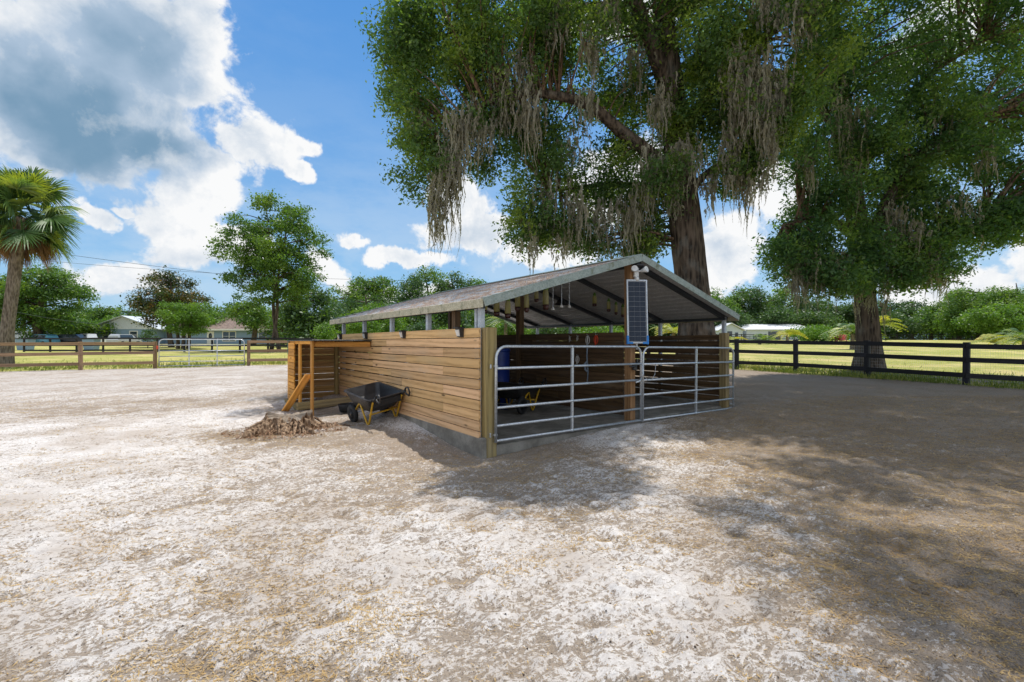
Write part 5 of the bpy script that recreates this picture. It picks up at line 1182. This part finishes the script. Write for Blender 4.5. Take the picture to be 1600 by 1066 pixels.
# right wing : ridge along the front
x0, x1 = hx(262)-ox, hx(430)-ox; mb = MB()
for y0, y1, z0, z1 in ((.4, 4.6, 2.62, 4.9), (4.6, 8.8, 4.9, 2.62)):
    mb.add([(x0, y0, z0), (x1, y0, z0), (x1, y1, z1), (x0, y1, z1), (x0, y0, z0+.15), (x1, y0, z0+.15), (x1, y1, z1+.15), (x0, y1, z1+.15)], [(0, 3, 2, 1), (4, 5, 6, 7), (0, 1, 5, 4), (1, 2, 6, 5), (2, 3, 7, 6), (3, 0, 4, 7)])
mb.build('roof', M_['shingle'], house, 'brown shingle roof')
mb = MB(); hbox(mb, x0+.1, x1-.05, .33, .39, 2.50, 2.80); mb.build('eave_board', M_['white'], house)
def house_window(px0, px1, z0, z1, y, panes=1):
    a, b = hx(px0)-ox, hx(px1)-ox; mb = MB(); f = .14
    hbox(mb, a, b, y-.06, y-.01, z1-f, z1); hbox(mb, a, b, y-.06, y-.01, z0, z0+f); hbox(mb, a, a+f, y-.06, y-.01, z0+f, z1-f); hbox(mb, b-f, b, y-.06, y-.01, z0+f, z1-f)
    w_ = (b-a-f)/panes
    for k in range(1, panes): hbox(mb, a+f/2+w_*k-.06, a+f/2+w_*k+.06, y-.058, y-.012, z0+f, z1-f)
    hbox(mb, a+f, b-f, y-.05, y-.015, (z0+z1)/2-.03, (z0+z1)/2+.03)
    fr = mb.build('window', M_['white'], house); mb = MB(); hbox(mb, a+f, b-f, y-.035, y-.02, z0+f, z1-f); mb.build('pane', M_['glass'], fr)
house_window(172, 186, .9, 2.4, -1.5); house_window(213, 226, .9, 2.4, -1.5); house_window(341, 363, .5, 2.4, 1.2, 2); house_window(398, 411, .9, 2.4, 1.2); house_window(275, 286, .9, 2.3, 1.2)
mb = MB(); hbox(mb, hx(317)-ox, hx(328)-ox, 1.12, 1.19, -.1, 2.35); dr_ = mb.build('door', M_['white'], house); mb = MB(); mb.lathe([(0, 0), (.32, 0), (.32, .03), (0, .03)], Matrix.Translation((hx(322.5)-ox, 1.115, 1.5)) @ Matrix.Scale(1.7, 4, (0, 0, 1)) @ Matrix.Rotation(R(90), 4, 'X'), 20); mb.build('glass', M_['glass'], dr_)

# ---- white barn and small gabled house on the right
def gable_building(name, px0, px1, Y, zw, zr, depth, label, wall, roof, cat, face='front', ridge='x'):
    a = (px0-800)/F*Y; b = (px1-800)/F*Y; z0 = gz((a+b)/2, Y)-.2; o = empty(name, ((a+b)/2, Y, z0), R(-4), label, cat); W2 = (b-a)/2
    mb = MB(); hbox(mb, -W2, W2, 0, depth, 0, zw); mb.build('walls', wall, o)
    mb = MB(); e = .5
    if ridge == 'x': prof = [(-.5, zw-.1), (depth/2, zr), (depth+.5, zw-.1)]; 
    if ridge == 'x':
        for (y0, z0_), (y1, z1_) in zip(prof[:-1], prof[1:]):
            mb.add([(-W2-e, y0, z0_), (W2+e, y0, z0_), (W2+e, y1, z1_), (-W2-e, y1, z1_), (-W2-e, y0, z0_+.15), (W2+e, y0, z0_+.15), (W2+e, y1, z1_+.15), (-W2-e, y1, z1_+.15)], [(0, 3, 2, 1), (4, 5, 6, 7), (0, 1, 5, 4), (1, 2, 6, 5), (2, 3, 7, 6), (3, 0, 4, 7)])
    else:
        for (x0, z0_), (x1, z1_) in zip([(-W2-e, zw-.1), (0, zr)], [(0, zr), (W2+e, zw-.1)]):
            mb.add([(x0, -.6, z0_), (x1, -.6, z1_), (x1, depth, z1_), (x0, depth, z0_), (x0, -.6, z0_+.15), (x1, -.6, z1_+.15), (x1, depth, z1_+.15), (x0, depth, z0_+.15)], [(0, 3, 2, 1), (4, 5, 6, 7), (0, 1, 5, 4), (1, 2, 6, 5), (2, 3, 7, 6), (3, 0, 4, 7)])
        g_ = MB(); g_.add([(-W2, .0, zw), (W2, .0, zw), (0, .0, zr-.05), (-W2, .1, zw), (W2, .1, zw), (0, .1, zr-.05)], [(0, 1, 2), (3, 5, 4), (0, 3, 4, 1), (1, 4, 5, 2), (2, 5, 3, 0)]); g_.build('gable', wall, o)
    mb.build('roof', roof, o)
    mb = MB()
    hbox(mb, -W2*.3, W2*.1, -.05, -.005, .3, min(zw-.2, 2.4)); mb.build('door', M_['glass'], o)
    mb = MB(); hbox(mb, W2*.35, W2*.6, -.05, -.005, 1.1, min(zw-.3, 2.1)); mb.build('window', M_['glass'], o)
    return o
M_['whitewall'] = simple('pale_blue_white_wall', (.52, .58, .64), .7, 0, .08, 1)
M_['whiteroof'] = simple('white_metal_roof', (.80, .81, .84), .35, 0, .05, 1)
gable_building('white_barn', 1168, 1262, 114, 2.9, 4.3, 12, 'long low white roofed barn across the right field', M_['whitewall'], M_['whiteroof'], 'barn')
gable_building('small_house', 1124, 1160, 112, 2.6, 4.3, 9, 'small pale gabled building between the shed and the white barn', M_['whitewall'], M_['whiteroof'], 'house', ridge='y')

# ---- parked vehicles
def paint(name, c): return simple(name, c, .25, .1, .05, 1)
PW_, PB_, PD_, PS_ = paint('white_car_paint', (.72, .73, .74)), paint('blue_car_paint', (.16, .42, .58)), paint('dark_car_paint', (.03, .035, .045)), paint('silver_car_paint', (.42, .44, .47))
def car(px, Y, rz, paint_, label, kind='suv'):
    b = at(px, Y); o = empty('parked_'+('pickup' if kind == 'pickup' else 'van' if kind == 'van' else 'car'), tuple(b), rz, label, {'pickup': 'pickup truck', 'van': 'van'}.get(kind, 'car'), 'vehicles parked beyond the black fence')
    L, Wd = (5.4, 1.95) if kind != 'suv' else (4.7, 1.85)
    def ring(x, zb, zs, zr, wt):
        h = Wd/2; return [(x, -h*.92, zb), (x, h*.92, zb), (x, h, (zb+zs)/2), (x, h*.97, zs), (x, h*wt, zr), (x, -h*wt, zr), (x, -h*.97, zs), (x, -h, (zb+zs)/2)]
    top = 2.1 if kind == 'van' else 1.72
    prof = {'suv': [(-.5, .35, .8, .82), (-.47, .28, 1.0, 1.02), (-.45, .28, 1.02, 1.5), (-.38, .25, 1.03, top), (.10, .25, 1.03, top), (.28, .25, 1.02, 1.08), (.46, .28, .92, .94), (.5, .36, .7, .72)],
            'pickup': [(-.5, .4, 1.1, 1.12), (-.1, .35, 1.12, 1.14), (-.08, .35, 1.12, 1.8), (.16, .35, 1.12, 1.8), (.28, .35, 1.12, 1.17), (.47, .36, 1.05, 1.07), (.5, .45, .8, .82)],
            'van': [(-.5, .35, 1.1, 2.1), (-.49, .3, 1.15, 2.25), (.2, .3, 1.15, 2.25), (.36, .3, 1.12, 1.3), (.48, .32, .98, 1.0), (.5, .4, .7, .72)]}[kind]
    mb = MB(); mb.loft([ring(p[0]*L, p[1], p[2], p[3], .78 if p[3] > 1.3 else .93) for p in prof], smooth=False); mb.build('body', paint_, o)
    xa, xb = {'suv': (-.40, .14), 'pickup': (-.06, .18), 'van': (.0, .26)}[kind]; zt = {'suv': 1.62, 'pickup': 1.70, 'van': 2.0}[kind]
    for s_ in (-1, 1):
        mb = MB(); mb.add([(xa*L, s_*Wd*.49, 1.08), (xb*L, s_*Wd*.49, 1.08), ((xb-.03)*L, s_*Wd*.412, zt), ((xa+.02)*L, s_*Wd*.412, zt)], [(0, 1, 2, 3)]); mb.build('side_window', M_['glass'], o)
        for xw in (-.31, .31):
            mb = MB(); Mx = Matrix.Translation((xw*L, s_*Wd*.44, .34)) @ Matrix.Rotation(R(90), 4, 'X'); mb.lathe([(.2, -.1), (.32, -.11), (.35, -.06), (.35, .06), (.32, .11), (.2, .1), (0, .08)], Mx, 18); mb.build('wheel', M_['rubber'], o)
        mb = MB(); mb.box((L*.485, s_*Wd*.36, .78), (.08, .3, .14), bev=.02); mb.build('headlight', M_['lens'], o)
    return o
car(41, 76, R(185), PW_, 'white box van at the left of the parked vehicles beside the blue car', 'van')
car(65, 74, R(172), PB_, 'light blue car between the white van and the dark vehicle')
car(118, 76, R(10), PD_, 'dark parked car in the middle of the vehicles behind the brown fence')
car(140, 78, R(176), PW_, 'white pickup truck parked at the left corner of the blue house', 'pickup')
car(195, 74, R(90), PS_, 'silver car parked in front of the blue house windows')
def bin_(px, Y, label):
    b = at(px, Y); o = empty('blue_bin', tuple(b), R(10), label, 'bin', 'blue bins on the lawn'); mb = MB()
    mb.loft([[(-.45, -.4, 0), (.45, -.4, 0), (.45, .4, 0), (-.45, .4, 0)], [(-.55, -.5, 1.1), (.55, -.5, 1.1), (.55, .5, 1.1), (-.55, .5, 1.1)]]); mb.build('body', M_['siding'], o); mb = MB(); mb.box((0, 0, 1.15), (1.2, 1.1, .08), bev=.02); mb.build('lid', M_['black_plastic'], o)
bin_(40, 47, 'grey blue bin under the white van at the left'); bin_(143, 48, 'grey blue bin below the white pickup')
# ---- overhead wires
def wire(a, b, sag, label, r=.02):
    pts = [a.lerp(b, k/24)+Vector((0, 0, -sag*4*(k/24)*(1-k/24))) for k in range(25)]; mb = MB(); mb.tube(pts, r, 5); o = mb.build('power_line', M_['rafter']); tag(o, label, 'wire', 'overhead wires')
wire(img(-200, 352, 80), img(900, 470, 120), 2.5, 'upper thin power line crossing the clouds above the magnolia', .035)
wire(img(-60, 395, 95), img(760, 440, 110), 1.5, 'lower thin power line passing behind the tall two trunk tree', .03)
wire(img(-30, 474, 62), img(160, 507, 58), .4, 'pale cable slanting down in front of the big tree behind the palm', .022)

# ---- edge of the woods: low dense growth closing the gaps under the far trees
def woods(pts, hlo, hhi, mat, label, size, seed):
    g = np.random.default_rng(seed); cl = []
    for (pa, ya, pb_, yb, k) in pts:
        for i in range(k):
            t = (i+g.random())/k; px = pa+(pb_-pa)*t; Y = ya+(yb-ya)*t+g.uniform(-3, 3); b = at(px, Y); h = g.uniform(hlo, hhi)
            for q in range(3): cl.append((b.x+g.normal(0, .8), b.y+g.normal(0, .8), b.z+h*(q+.35)/3, h*.32))
    V, Q, T = leaf_cloud(cl, 2.0, size, .6, .3, .9, 1.0); o = np_mesh('woodland_edge', V, Q, mat, attrs={'tone': T}); tag(o, label, 'undergrowth', kind='stuff')
woods([(1085, 140, 1480, 142, 60), (1480, 118, 1700, 108, 34)], 3.0, 6.5, LD, 'dark undergrowth closing the foot of the tree line beyond the right field', .6, 1)
woods([(60, 100, 460, 104, 60), (460, 92, 780, 92, 46), (780, 96, 1085, 104, 40), (450, 62, 780, 60, 22)], 3.0, 6.0, LD, 'dark undergrowth closing the foot of the tree line behind house and shed', .5, 2)
